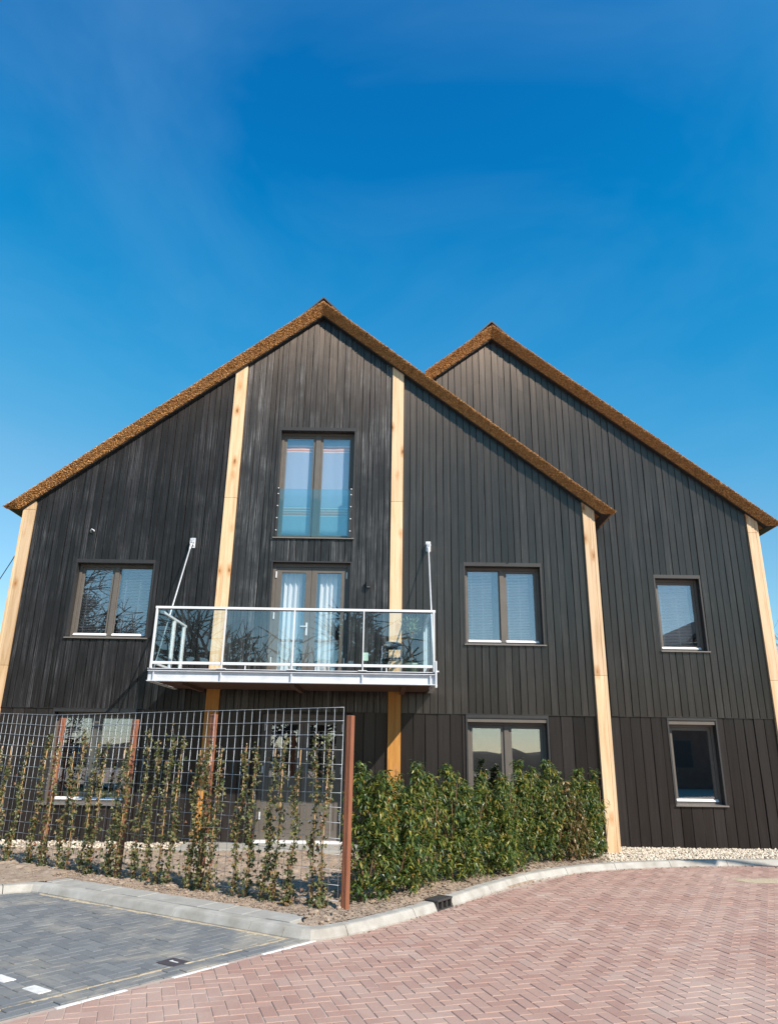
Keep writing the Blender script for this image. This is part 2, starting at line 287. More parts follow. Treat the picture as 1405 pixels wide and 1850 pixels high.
M_laurel = leaf_mat('laurel_leaf', [(0, (0.022, 0.052, 0.014)), (0.42, (0.05, 0.10, 0.022)), (0.68, (0.13, 0.175, 0.032)), (0.9, (0.29, 0.275, 0.048)), (1, (0.32, 0.18, 0.05))])
M_laurel_b = leaf_mat('laurel_leaf_browning', [(0, (0.04, 0.06, 0.018)), (0.4, (0.09, 0.10, 0.03)), (0.7, (0.20, 0.14, 0.05)), (1, (0.34, 0.19, 0.08))])
M_ivy = leaf_mat('ivy_leaf', [(0, (0.035, 0.045, 0.016)), (0.4, (0.075, 0.095, 0.028)), (0.68, (0.16, 0.16, 0.05)), (0.86, (0.22, 0.15, 0.055)), (1, (0.20, 0.08, 0.045))], 0.45, 0.2)
M_stem = simple('woody_stem', (0.12, 0.065, 0.035), (0.24, 0.14, 0.08), 20, 0.8)
M_bark = simple('tree_bark', (0.035, 0.028, 0.022), (0.075, 0.058, 0.045), 12, 0.9)
M_bark2 = simple('tree_bark_brown', (0.10, 0.065, 0.045), (0.17, 0.12, 0.085), 12, 0.9)
M_brick = simple('far_brick_wall', (0.16, 0.09, 0.07), (0.22, 0.13, 0.10), 3, 0.9)
M_rooftile = simple('far_roof_tile', (0.05, 0.045, 0.045), (0.08, 0.07, 0.07), 3, 0.7)
M_lamp = simple('lamp_post_metal', (0.08, 0.085, 0.09), (0.10, 0.105, 0.11), 4, 0.4, metallic=0.4)
M_bulk = simple('lamp_black', (0.02, 0.02, 0.02), None, rough=0.4)

# ------------------------------------------------------------------ ground
def sheet(name, poly, z, mat):
    me = bpy.data.meshes.new(name); me.from_pydata([(x, y, z) for x, y in poly], [], [tuple(range(len(poly)))]); me.materials.append(mat)
    o = bpy.data.objects.new(name, me); COL.objects.link(o); return struct(o)
sheet('ground', [(-1500, -1500), (1500, -1500), (1500, 1500), (-1500, 1500)], -0.09, M_grass)
KD = Vector((-3.37, 2.10)).normalized()            # direction of the left kerb and the fence
KN = Vector((KD.y, -KD.x)) * -1
if KN.y < 0: KN = -KN                              # towards the house
KC = Vector((-0.72, 7.30)); K0 = Vector((-4.09, 9.41))
# border between grey parking and red road
B1 = Vector((-2.331, 5.235)); B2 = Vector((-0.62, 7.36)); BD = (B2 - B1).normalized(); BN = Vector((BD.y, -BD.x))   # towards the red side
def clip(poly, p, n):                              # keep the side where (q-p).n >= 0
    out = []
    for i in range(len(poly)):
        a = Vector(poly[i]); b = Vector(poly[(i+1) % len(poly)]); da = (a-p).dot(n); db = (b-p).dot(n)
        if da >= 0: out.append(tuple(a))
        if (da >= 0) != (db >= 0): out.append(tuple(a + (b-a)*(da/(da-db))))
    return out
def area(p): return 0.5*abs(sum(p[i][0]*p[(i+1) % len(p)][1]-p[(i+1) % len(p)][0]*p[i][1] for i in range(len(p))))
P_ROAD = [(-4.5, 2.45), (-4.5, -30), (40, -30), (40, 12.75), (6.25, 12.72), (4.7, 12.4), (3.36, 11.95), (1.99, 10.85), (0.68, 8.9), (-0.26, 7.65), (-0.60, 7.46), (-0.72, 7.30)]
def inside(p, poly):
    c = False; j = len(poly)-1
    for i in range(len(poly)):
        if (poly[i][1] > p[1]) != (poly[j][1] > p[1]) and p[0] < (poly[j][0]-poly[i][0])*(p[1]-poly[i][1])/(poly[j][1]-poly[i][1])+poly[i][0]: c = not c
        j = i
    return c
road = sheet('road_pavement', [(-40, -40), (60, -40), (60, 12.9), (6.3, 12.62), (4.7, 12.38), (3.36, 11.93), (1.95, 10.8), (0.64, 8.85), (-0.3, 7.6), (-0.62, 7.36), (-3.6, 3.66), (-6, 0.7)], -0.0045, M_bed)
park = sheet('parking_pavement', [tuple(B2 + KD*0.0 + Vector((0.05, 0.1))), tuple(K0 + KN*0.1), (-8.5, 7.0), (-7, 1.5), tuple(B1 - BD*2.5)], -0.0055, M_bedg)
def herring(parent, ang, org, test, clips, mat, name, n_single, gap, jz, bounds):
    ca, sa = math.cos(ang), math.sin(ang); U = 0.1; res = []
    for i in range(-150, 151):
        for j in range(-150, 151):
            k = (i-j) % 4
            if k == 0: w_, h_ = 2, 1
            elif k == 3: w_, h_ = 1, 2
            else: continue
            cx = (i+w_/2)*U; cy = (j+h_/2)*U; X = org[0]+cx*ca-cy*sa; Y = org[1]+cx*sa+cy*ca
            if not (bounds[0] < X < bounds[1] and bounds[2] < Y < bounds[3]) or not test((X, Y)): continue
            hw = w_*U/2-gap/2; hh = h_*U/2-gap/2
            poly = [(X+a*ca-b*sa, Y+a*sa+b*ca) for a, b in ((-hw, -hh), (hw, -hh), (hw, hh), (-hw, hh))]
            full = True
            for p, n in clips:
                q = clip(poly, p, n)
                if len(q) != len(poly) or q != poly: full = full and (len(q) == 4 and all((Vector(a)-Vector(b)).length < 1e-6 for a, b in zip(q, poly)))
                poly = q
                if len(poly) < 3: break
            if len(poly) < 3 or area(poly) < 0.002: continue
            v = Vector((X, Y, 0)) - Vector((0, 0, CAMZ)); dep = v.dot(fw)
            u_ = v.dot(rt)/dep; v_ = v.dot(up)/dep
            vis = dep > 0 and abs(u_) < 0.545 and v_ > -0.715
            res.append((0 if (vis and full) else 1, dep, X, Y, k, poly))
    res.sort(key=lambda t: (t[0], t[1]))
    mesh = {}
    for w_, h_, k in ((2, 1, 0), (1, 2, 3)):
        hw = w_*U/2-gap/2; hh = h_*U/2-gap/2; b = MB(); b.extr_z([(-hw, -hh), (hw, -hh), (hw, hh), (-hw, hh)], -0.05, 0.0, 0.004)
        me = bpy.data.meshes.new('paver'); me.from_pydata(b.v, [], b.f); me.materials.append(mat); mesh[k] = me
    rest = MB(); n = 0
    for fl, dep, X, Y, k, poly in res:
        dz = random.gauss(0, jz)
        if fl == 0 and n < n_single:
            o = bpy.data.objects.new('paver', mesh[k]); COL.objects.link(o); o.parent = parent; o.location = (X, Y, dz); o.rotation_euler = (random.gauss(0, 0.006), random.gauss(0, 0.006), ang+random.gauss(0, 0.008)); n += 1
        else:
            m0 = len(rest.v); rest.extr_z(poly, -0.05, dz, 0.004)
            tx, ty = random.gauss(0, 0.006), random.gauss(0, 0.006)
            for q in range(m0, len(rest.v)):
                x, y, z = rest.v[q]; rest.v[q] = (x, y, z + (x-X)*tx + (y-Y)*ty)
    stuff(rest.build('paver_field', mat, parent))
B_red = B2 + BN*0.055
herring(road, R(18), (0.3, 6.0), lambda p: inside(p, P_ROAD), [(B_red, BN)], M_red, 'red', 300, 0.005, 0.0011, (-4.5, 9.5, 3.2, 12.9))
# grey parking: herringbone along the border direction, two stretcher rows at its edge
GANG = math.atan2(BD.y, BD.x)
GE = B2 - BN*0.20
P_PARK = [tuple(GE + BD*0.3), tuple(K0 + KN*0.06 + KD*0.1), (-6.3, 8.35), (-7.0, 4.0), tuple(GE - BD*4.5)]
herring(park, GANG, (-1.2, 6.9), lambda p: inside(p, P_PARK), [(GE, -BN), (KC + KN*0.05, -KN)], M_grey, 'grey', 300, 0.004, 0.0012, (-7, 0, 3.4, 10))
edge = MB()
for row in range(2):
    c0 = B2 - BN*(0.055 + 0.098*row); s = 0.03 - 0.1*row
    while s > -4.6:
        a = c0 + BD*s; bq = c0 + BD*(s-0.194); hw = 0.046
        poly = [tuple(bq + BN*hw), tuple(bq - BN*hw), tuple(a - BN*hw), tuple(a + BN*hw)][::-1]
        edge = MB(); dz = random.gauss(0.002, 0.002); edge.extr_z(poly if True else poly, -0.05, dz, 0.004); edge.build('edge_paver', M_grey, park)
        s -= 0.2
# sand washed along the joint and the kerb
def sandstrip(name, pts, wd, z, parent=None, seed=0):
    b = MB(); vs = []; rg = random.Random(seed); n = len(pts)
    for i, p in enumerate(pts):
        p = Vector(p); d = (Vector(pts[min(i+1, n-1)])-Vector(pts[max(i-1, 0)])).normalized(); nn = Vector((-d.y, d.x)); g_ = 0.25+1.3*max(0, 0.5+noise.noise((i*.09, seed, 0))*1.3); a = wd*g_*rg.uniform(0.05, 1.0); c = wd*g_*rg.uniform(0.05, 1.0)
        vs += [tuple(p-nn*a)+(z-0.006,), tuple(p)+(z+rg.uniform(0.002, 0.007),), tuple(p+nn*c)+(z-0.006,)]
    fs = []
    for i in range(n-1):
        for k in range(2): fs.append((i*3+k, (i+1)*3+k, (i+1)*3+k+1, i*3+k+1))
    b.add(vs, fs); return stuff(b.build(name, M_sand, parent, True))
sandstrip('joint_sand', [tuple(GE + BN*0.006 - BD*(k*0.045)) for k in range(95)], 0.026, 0.002, park, 3)
sandstrip('kerb_sand', [tuple(KC + KD*(0.15+k*0.05) - KN*0.02) for k in range(74)], 0.05, 0.003, park, 4)
# white marks: border dashes, two white parking blocks, number tile
for s0, s1 in ((-2.42, -1.90), (-1.52, -1.0), (-0.64, 0.06)):
    q = B2 + BN*0.032; n = max(1, round((s1-s0)/0.2)); st = (s1-s0)/n
    for k in range(n):
        a = q + BD*(s0+k*st+0.002); b_ = q + BD*(s0+(k+1)*st-0.002)
        MB().extr_z([tuple(a-BN*0.018), tuple(a+BN*0.018), tuple(b_+BN*0.018), tuple(b_-BN*0.018)], -0.05, 0.002, 0.004).build('white_edge_block', M_wpaint, road)
for c in ((-2.401, 5.822), (-2.76, 6.06)):
    c = Vector(c); e1 = Vector((0.172, -0.116)).normalized(); e2 = Vector((-e1.y, e1.x))
    MB().extr_z([tuple(c-e1*.1-e2*.048), tuple(c+e1*.1-e2*.048), tuple(c+e1*.1+e2*.048), tuple(c-e1*.1+e2*.048)], -0.05, 0.006, 0.004).build('white_marking_block', M_wpaint, park)
c = Vector((-1.65, 6.55)); e1 = Vector((0.19, -0.127)).normalized(); e2 = Vector((-e1.y, e1.x))
nt_ = MB().extr_z([tuple(c-e1*.105-e2*.085), tuple(c+e1*.105-e2*.085), tuple(c+e1*.105+e2*.085), tuple(c-e1*.105+e2*.085)], -0.05, 0.007, 0.004).build('number_tile', M_num, None)
tag(nt_, 'small dark paving tile with a white number one, set in the grey pavers', 'number tile')
nm = MB(); cc = c + e1*0.0; nm.extr_z([tuple(cc-e1*.045-e2*.009), tuple(cc+e1*.045-e2*.009), tuple(cc+e1*.045+e2*.009), tuple(cc-e1*.045+e2*.009)], 0.0072, 0.0095)
nm.extr_z([tuple(cc-e1*.045+e2*.009), tuple(cc-e1*.03+e2*.009), tuple(cc-e1*.03+e2*.024), tuple(cc-e1*.04+e2*.024)], 0.0072, 0.0095); nm.build('numeral_one', M_wpaint, nt_)
# kerb ---------------------------------------------------------------------
def resample(pts, step):
    out = [Vector(pts[0])]; acc = 0
    P = [Vector(p) for p in pts]; total = sum((P[i+1]-P[i]).length for i in range(len(P)-1)); n = max(1, round(total/step)); tgt = total/n
    res = [P[0]]; i = 0; pos = 0.0; cum = [0]
    for k in range(len(P)-1): cum.append(cum[-1]+(P[k+1]-P[k]).length)
    for q in range(1, n+1):
        d = q*tgt
        for k in range(len(P)-1):
            if d <= cum[k+1]+1e-6: res.append(P[k]+(P[k+1]-P[k])*((d-cum[k])/(cum[k+1]-cum[k]))); break
    return res
def smooth(pts, it=2):
    for _ in range(it):
        q = [pts[0]]
        for i in range(len(pts)-1): a, b = Vector(pts[i]), Vector(pts[i+1]); q += [tuple(a*.75+b*.25), tuple(a*.25+b*.75)]
        q.append(pts[-1]); pts = q
    return pts
kerb_root = MB().extr_z([tuple(K0+KN*.2), tuple(KC+KD*.3+KN*.2), (-0.45, 7.72), (0.0, 8.15), (3.1, 12.1), (3.1, 13.3), (-9.5, 13.3), (-9.5, 8.0), (-7.4, 7.75), (-4.7, 9.3)], -0.085, 0.02).build('kerb', M_soil); struct(kerb_root)
def kerb_run(pts, per, w_=0.17, hgt=0.085, gap=0.004, first=True):
    fine = resample(pts, 0.1); i = 0
    while i < len(fine)-1:
        j = min(i+per, len(fine)-1); seg = fine[i:j+1]; vs = []; n = len(seg)
        for k, p in enumerate(seg):
            a = fine[max(i+k-1, 0)]; b_ = fine[min(i+k+1, len(fine)-1)]; d = (b_-a).normalized(); nn = Vector((-d.y, d.x)); pp = p
            if nn.dot(Vector((0.3, 1))) < 0: nn = -nn
            if k == 0: pp = p + d*gap
            if k == n-1: pp = p - d*gap
            for off, z in ((0.0, -0.06), (0.0, 0.012), (0.03, hgt-0.02), (0.042, hgt-0.005), (0.058, hgt), (w_-0.012, hgt+0.001), (w_, hgt-0.012), (w_, -0.06)):
                q = pp + nn*off; vs.append((q.x, q.y, z))
        fs = [(k*8+c_, (k+1)*8+c_, (k+1)*8+c_+1, k*8+c_+1) for k in range(n-1) for c_ in range(7)] + [tuple(range(8)), tuple((n-1)*8+c_ for c_ in range(7, -1, -1))]
        MB().add(vs, fs).build('kerb_stone', M_conc, kerb_root); i = j
CURVE = smooth([(-7.4, 7.5), (-5.6, 8.5), (-4.6, 9.08), tuple(K0 + Vector((-0.16, -0.09))), tuple(K0 + Vector((0.0, -0.005))), tuple(K0 - KD*0.16), tuple(K0 - KD*0.5), tuple(KC + KD*1.6), tuple(KC + KD*0.45), tuple(KC + KD*0.12), (-0.62, 7.28), (-0.44, 7.40), (-0.26, 7.57), (0.20, 8.12), (0.68, 8.78), (1.3, 9.78), (1.99, 10.72), (2.6, 11.32), (3.36, 11.83), (4.7, 12.28), (6.25, 12.55), (8.5, 12.7), (16, 12.8)], 2)
GI = Vector((0.70, 8.80))
cf = resample(CURVE, 0.05); gi = min(range(len(cf)), key=lambda i: (cf[i]-GI).length)
def corner(i): return min(range(len(cf)), key=lambda q: (cf[q]-Vector(i)).length)
i0 = corner(K0); i1 = corner((-0.62, 7.28))
kerb_run([tuple(p) for p in cf[:i0-5]], 10); kerb_run([tuple(p) for p in cf[i0-6:i0+7]], 20); kerb_run([tuple(p) for p in cf[i0+6:i1-5]], 10); kerb_run([tuple(p) for p in cf[i1-6:i1+9]], 20)
kerb_run([tuple(p) for p in cf[i1+8:gi-3]], 10); kerb_run([tuple(p) for p in cf[gi+3:]], 10)
# gully grate in the kerb
ga, gb = cf[gi-4], cf[gi+3]; gd = (gb-ga).normalized(); gn = Vector((-gd.y, gd.x))
if gn.y < 0: gn = -gn
gl = (gb-ga).length
g = thing('kerb_gully', (ga.x, ga.y, 0), 'black cast-iron gully grate set into the pale kerb', 'drain')
def gp(a, n, z): q = ga + gd*a + gn*n; return (q.x, q.y, z)
def gbox(b, a0, a1, n0, n1, z0, z1):
    vs = [gp(a, n, z) for z in (z0, z1) for a, n in ((a0, n0), (a1, n0), (a1, n1), (a0, n1))]
    return b.add(vs, [(0,3,2,1),(4,5,6,7),(0,1,5,4),(1,2,6,5),(2,3,7,6),(3,0,4,7)])
b = MB(); gbox(b, 0.012, gl-0.012, 0.0, 0.17, 0.082, 0.104); gbox(b, 0.012, gl-0.012, 0.10, 0.17, -0.06, 0.082); b.build('housing', M_iron, g, bevel=0.004)
for k in range(4):
    a = 0.012 + k*(gl-0.05)/3; b = MB(); gbox(b, a, a+0.026, 0.008, 0.09, -0.05, 0.082); b.build('grate_bar', M_iron, g)
b = MB(); gbox(b, 0.012, gl-0.012, 0.0, 0.03, -0.05, 0.01); b.build('bottom_rail', M_iron, g)
# tile strip behind the left kerb
ts = struct(MB().extr_z([tuple(KC + KD*0.25 + KN*0.19), tuple(KC + KD*0.25 + KN*0.47), tuple(K0 + KN*0.47), tuple(K0 + KN*0.19)][::-1], -0.05, 0.06).build('tile_strip', M_bedg))
q = 0.28; LK = (K0-KC).length
while q < LK-0.05:
    a = KC + KD*(q+0.003) + KN*0.178; b_ = KC + KD*(min(q+0.3, LK+0.02)-0.003) + KN*0.178
    MB().extr_z([tuple(b_), tuple(a), tuple(a+KN*0.295), tuple(b_+KN*0.295)][::-1] if False else [tuple(a), tuple(a+KN*0.295), tuple(b_+KN*0.295), tuple(b_)][::-1], 0.0, 0.088+random.gauss(0, 0.002), 0.004).build('paving_tile', M_tile, ts); q += 0.3
# soil bed: bumpy sheet between kerb and house
bed_poly = [(-9.5, 6.6), (-7.4, 7.66), (-4.7, 9.2), tuple(K0 + KN*0.2 + KD*0.05), tuple(K0 + KN*0.43 - KD*0.02), tuple(KC + KD*0.3 + KN*0.43), tuple(KC + KD*0.22 + KN*0.14), (-0.62, 7.45), (-0.40, 7.60)] + [tuple(p + Vector((-0.1, 0.12)).normalized()*0.13) for p in cf if -0.2 < p.x < 3.35] + [(3.5, 12.25), (3.45, 12.7), (3.0, 13.2), (-9.5, 13.2)]
def soilz(x, y):
    t = (Vector((x, y))-KC).dot(KN)
    lim = 0.085 if t < 0.56 and x < -0.9 else 9
    if -0.5 < x < 4.5:
        e = min((Vector((x, y))-Vector(q)).length for q in EDGE)
        if e < 0.24: lim = 0.09
    return min(lim, soil0(x, y))
EDGE = [tuple(p) for p in cf if -0.7 < p.x < 4.6][::3]
def soil0(x, y): return 0.085 + 0.045*noise.noise((x*2.2, y*2.2, 1)) + 0.03*noise.noise((x*7, y*7, 5)) + 0.022*noise.noise((x*17, y*17, 9)) + 0.014*noise.noise((x*31, y*31, 2))
st = 0.035; nx = int(14/st); ny = int(6.2/st); idx = {}; vs = []; fs = []
for i in range(nx+1):
    for j in range(ny+1):
        x = -9.5+i*st; y = 7.2+j*st
        if inside((x, y), bed_poly): idx[i, j] = len(vs); vs.append((x+random.uniform(-.012, .012), y+random.uniform(-.012, .012), soilz(x, y)))
for i in range(nx):
    for j in range(ny):
        t = [(i, j), (i+1, j), (i+1, j+1), (i, j+1)]
        if all(k in idx for k in t): fs.append(tuple(idx[k] for k in t))
soil = struct(MB().add(vs, fs).build('soil_bed', M_soil, None, True))
ICO = [(-0.526, 0, 0.851), (0.526, 0, 0.851), (-0.526, 0, -0.851), (0.526, 0, -0.851), (0, 0.851, 0.526), (0, 0.851, -0.526), (0, -0.851, 0.526), (0, -0.851, -0.526), (0.851, 0.526, 0), (-0.851, 0.526, 0), (0.851, -0.526, 0), (-0.851, -0.526, 0)]
ICF = [(0,1,4),(0,4,9),(9,4,5),(4,8,5),(4,1,8),(8,1,10),(8,10,3),(5,8,3),(5,3,2),(2,3,7),(7,3,10),(7,10,6),(7,6,11),(11,6,0),(0,6,1),(6,10,1),(9,11,0),(9,2,11),(9,5,2),(7,11,2)]
def pebbles(b, n, sample, size, flat=0.6, rg=random):
    for _ in range(n):
        p = sample()
        if p is None: continue
        r = size*rg.uniform(0.5, 1.25); a = rg.uniform(0, 6.28); ca, sa = math.cos(a), math.sin(a); sx, sy, sz = rg.uniform(.7, 1.3), rg.uniform(.7, 1.2), rg.uniform(.5, .9)*flat/0.6
        b.add([(p[0]+r*(x*sx*ca-y*sy*sa), p[1]+r*(x*sx*sa+y*sy*ca), p[2]+r*z*sz) for x, y, z in ICO], ICF)
def soil_sample():
    x = random.uniform(-6.5, 4.2); y = random.uniform(7.5, 12.6)
    if not inside((x, y), bed_poly): return None
    return (x, y, soilz(x, y)+0.004)
def edge_sample():
    if random.random() < 0.5: p = KC + KD*random.uniform(0.2, 4.4) + KN*(0.5+abs(random.gauss(0, .22)))
    else:
        p = random.choice([q for q in cf if -0.4 < q.x < 4.0]) + Vector((-0.7, 0.6)).normalized()*(0.2+abs(random.gauss(0, .2)))
    return (p.x, p.y, soilz(p.x, p.y)+0.005) if inside((p.x, p.y), bed_poly) else None
b = MB(); pebbles(b, 4200, soil_sample, 0.010); pebbles(b, 5200, edge_sample, 0.0085); pebbles(b, 200, edge_sample, 0.024); stuff(b.build('soil_clods', M_clod, soil))
def debris():
    p = random.choice([q for q in cf if -0.3 < q.x < 6.5]); k = cf.index(p); d = (cf[min(k+1, len(cf)-1)]-p).normalized(); n_ = Vector((d.y, -d.x))
    p = p + n_*abs(random.gauss(0.01, .09)); return (p.x, p.y, 0.006)
b = MB(); pebbles(b, 230, debris, 0.008, 0.5); pebbles(b, 26, debris, 0.016, 0.5); stuff(b.build('kerb_debris', M_clod, road))
# gravel strips
gravel = struct(MB().extr_z([(2.6, 12.55), (3.4, 12.2), (4.7, 12.52), (6.25, 12.78), (8.5, 12.9), (12, 12.95), (12, 14.4), (2.6, 14.4)], -0.06, 0.035).build('gravel_strip', M_gravbed))
def gs():
    x = random.uniform(2.9, 9.0); y = random.uniform(12.2, 14.3)
    e = 12.05 + (x-3.36)*0.28 if x < 6.25 else 12.86
    if x < 3.5: e = 12.75
    if x < 4.05 and y > 13.36: return None
    if y < e+0.12: return None
    return (x, y, 0.045+random.uniform(0, 0.016)+0.012*noise.noise((x*3, y*3, 0)))
def gs2():
    x = random.uniform(-8.2, 3.0); y = random.uniform(12.5, 13.36)
    if -3.3 < x < -0.1: return None
    return (x, y, 0.10+random.uniform(0, 0.018))
b = MB(); pebbles(b, 9000, gs, 0.019); stuff(b.build('pebbles', M_grav, gravel))
gl2 = struct(MB().extr_z([(-9, 12.55), (3.0, 12.55), (3.0, 13.38), (-9, 13.38)], -0.06, 0.10).build('gravel_strip', M_gravbed))
b = MB(); pebbles(b, 3600, gs2, 0.02); stuff(b.build('pebbles', M_grav, gl2))
ter = struct(MB().extr_z([(-3.35, 12.45), (-0.05, 12.45), (-0.05, 13.37), (-3.35, 13.37)], -0.05, 0.095).build('terrace', M_bedg))
for i in range(11):
    for j in range(3):
        x = -3.35+i*0.3; y = 12.45+j*0.3; MB().extr_z([(x+.003, y+.003), (x+.297, y+.003), (x+.297, y+.297), (x+.003, y+.297)], 0.0, 0.125+random.gauss(0, .0015), 0.004).build('paving_tile', M_tile, ter)
# sand patch on the road
b = MB(); vs = [(5.55, 11.05, 0.012)]; n = 26
for k in range(n):
    a = 2*math.pi*k/n; r = 0.75+0.5*noise.noise((math.cos(a)*2, math.sin(a)*2, 3)); vs.append((5.55+math.cos(a)*r*0.95, 11.05+math.sin(a)*r*0.28, 0.001))
b.add(vs, [(0, k+1, (k+1) % n+1) for k in range(n)]); stuff(b.build('sand_patch', M_sand, road, True))

# ------------------------------------------------------------------ houses
SL = 0.785
def in_rect(x0, x1, rects):
    return [r for r in rects if r[0] < x1-0.02 and r[1] > x0+0.02]
def board(parent, x0, x1, z0, z1a, z1b, Y, mat, wob=0.0035, dep=0.028):
    n = max(2, min(5, int((max(z1a, z1b)-z0)/0.9)+1)); vs = []; fs = []; ch = 0.004; yo = random.gauss(0, 0.003); tw = random.gauss(0, 0.0032)
    for k in range(n+1):
        t = k/n; jx = random.gauss(0, wob) if 0 < k < n else 0; jy = random.gauss(0, 0.0012)
        za = z0+(z1a-z0)*t; zb = z0+(z1b-z0)*t
        for x, y, z in ((x0, Y+dep, za), (x0+jx, Y+ch+yo-tw, za), (x0+ch+jx, Y+yo+jy-tw, za), (x1-ch+jx, Y+yo+jy+tw, zb), (x1+jx, Y+ch+yo+tw, zb), (x1, Y+dep, zb)): vs.append((x, y, z))
    for k in range(n):
        for c_ in range(5): fs.append((k*6+c_, k*6+c_+1, (k+1)*6+c_+1, (k+1)*6+c_))
    fs += [(5, 4, 3, 2, 1, 0), tuple(n*6+c_ for c_ in range(6))]
    return MB().add(vs, fs).build('board', mat, parent)
def clad(parent, xa, xb, bw, zlo, ztop, rects, Y, mat, jit, skip=None):
    x = xa; n = max(1, round((xb-xa)/bw)); ws = [1+random.gauss(0, jit) for _ in range(n)]; s = (xb-xa)/sum(ws); gap = 0.010
    for w_ in ws:
        x0 = x+gap/2; x1 = x+w_*s-gap/2; x += w_*s
        lo = zlo(x0, x1); ta = ztop(x0); tb = ztop(x1)
        if min(ta, tb) < lo+0.02: continue
        rs = in_rect(x0, x1, rects)
        zc = sorted(set([lo] + [v for r in rs for v in (r[2], r[3]) if lo < v < min(ta, tb)] + [99]))
        for za, zb in zip(zc[:-1], zc[1:]):
            zm = za+0.01 if zb == 99 else (za+zb)/2; free = [(x0, x1)]
            for r in rs:
                if r[2] < zm < r[3]:
                    nf = []
                    for a, b_ in free:
                        if r[0] > a: nf.append((a, min(b_, r[0])))
                        if r[1] < b_: nf.append((max(a, r[1]), b_))
                    free = nf
            for a, b_ in free:
                if b_-a < 0.014: continue
                t1 = zb if zb < 99 else ta+(tb-ta)*(a-x0)/(x1-x0); t2 = zb if zb < 99 else ta+(tb-ta)*(b_-x0)/(x1-x0)
                board(parent, a, b_, za, t1, t2, Y, mat)
def backing(parent, xa, xb, z0, ztop, rects, y0, y1, breaks=()):
    b = MB(); xs = sorted(set([xa, xb] + [v for r in rects for v in r[:2] if xa < v < xb] + [v for v in breaks if xa < v < xb]))
    for a, c_ in zip(xs[:-1], xs[1:]):
        z = z0
        for r in sorted([r for r in rects if r[0] < c_-.001 and r[1] > a+.001], key=lambda r: r[2]):
            if r[2] > z: b.extr_y([(a, z), (c_, z), (c_, r[2]), (a, r[2])], y0, y1)
            z = r[3]
        b.extr_y([(a, z), (c_, z), (c_, ztop(c_)), (a, ztop(a))], y0, y1)
    return b.build('wall', M_backing, parent)
def ring(b, x0, x1, z0, z1, w_, y0, y1, wb=None):
    wb = wb or w_
    b.box(x0, x0+w_, y0, y1, z0, z1); b.box(x1-w_, x1, y0, y1, z0, z1); b.box(x0+w_, x1-w_, y0+.001, y1, z1-w_, z1); b.box(x0+w_, x1-w_, y0+.001, y1, z0, z0+wb); return b
def window(house, r, Y, cols, blind=None, rec=0.16, label=None, lint=0.0, mull=0.085, sashes=None, bar=True):
    x0, x1, z0, z1 = r
    f = MB(); f.box(x0-.018, x0+.012, Y-.008, Y+rec, z0, z1-.05); f.box(x1-.012, x1+.018, Y-.008, Y+rec, z0, z1-.05); f.box(x0-.018, x1+.018, Y-.010, Y+rec, z1-.05, z1+.02)
    win = f.build('window', M_reveal, house)
    if label: win['label'] = label
    fr = MB(); xi0, xi1, zi0, zi1 = x0+.012, x1-.012, z0, z1-.05-lint
    if lint: MB().box(xi0, xi1, Y+.01, Y+rec+.05, zi1, z1-.0505).build('roller_box', M_frame, win)
    ring(fr, xi0, xi1, zi0, zi1, 0.05, Y+rec-.02, Y+rec+.06)
    pw = (xi1-xi0-0.10-mull*(cols-1))/cols; opens = []
    for k in range(cols):
        a = xi0+0.05+k*(pw+mull); opens.append((a, a+pw))
        if k: fr.box(a-mull, a, Y+rec-.024, Y+rec+.06, zi0+.05, zi1-.05)
    fr.build('frame', M_frame, win, bevel=0.003)
    for k, (a, c_) in enumerate(opens):
        sw = 0.05 if (sashes is None or k in sashes) else 0.018
        ring(MB(), a+.002, c_-.002, zi0+.052, zi1-.052, sw, Y+rec+.002, Y+rec+.05).build('sash', M_frame, win, bevel=0.003)
        MB().box(a+sw-.004, c_-sw+.004, Y+rec+.022, Y+rec+.030, zi0+.05+sw, zi1-.05-sw).build('pane', M_glass, win)
        if bar:
            bb = MB(); zz = zi0+.052; bb.extr_y([(0, 0)], 0, 0) if False else None
            vs = [(a+.006, Y+rec+.004, zz+.045), (a+.006, Y+rec-.035, zz+.012), (a+.006, Y+rec-.035, zz), (a+.006, Y+rec+.004, zz)]
            vs = vs + [(c_-.006, y, z) for _, y, z in vs]
            bb.add(vs, [(0, 1, 2, 3), (7, 6, 5, 4), (0, 4, 5, 1), (1, 5, 6, 2), (2, 6, 7, 3), (3, 7, 4, 0)]); bb.build('drip_bar', M_white, win)
    sb = MB(); sb.add([(x, y, z) for x in (x0-.02, x1+.035) for y, z in ((Y+rec, z0+.012), (Y-.045, z0-.004), (Y-.045, z0-.026), (Y+rec, z0-.02))], [(0, 1, 2, 3), (7, 6, 5, 4), (0, 4, 5, 1), (1, 5, 6, 2), (2, 6, 7, 3), (3, 7, 4, 0)])
    sb.build('sill', M_sill, win)
    if blind:
        for a, c_ in opens:
            bl = MB(); z = zi1-.06; zlo = zi0+.06+(1-blind[0])*(zi1-zi0)
            ba, bc = a+blind[2], c_-blind[3]; t = blind[1]
            while z > zlo:
                bl.add([(ba, Y+rec+.10, z), (bc, Y+rec+.10, z), (bc, Y+rec+.122, z-t), (ba, Y+rec+.122, z-t)], [(0, 1, 2, 3)]); z -= 0.030
            for q in (0.15, 0.62): xx = ba+(bc-ba)*q; bl.box(xx-.002, xx+.002, Y+rec+.112, Y+rec+.114, zlo, zi1-.06)
            bl.build('blind', M_blind, win)
    return win, opens
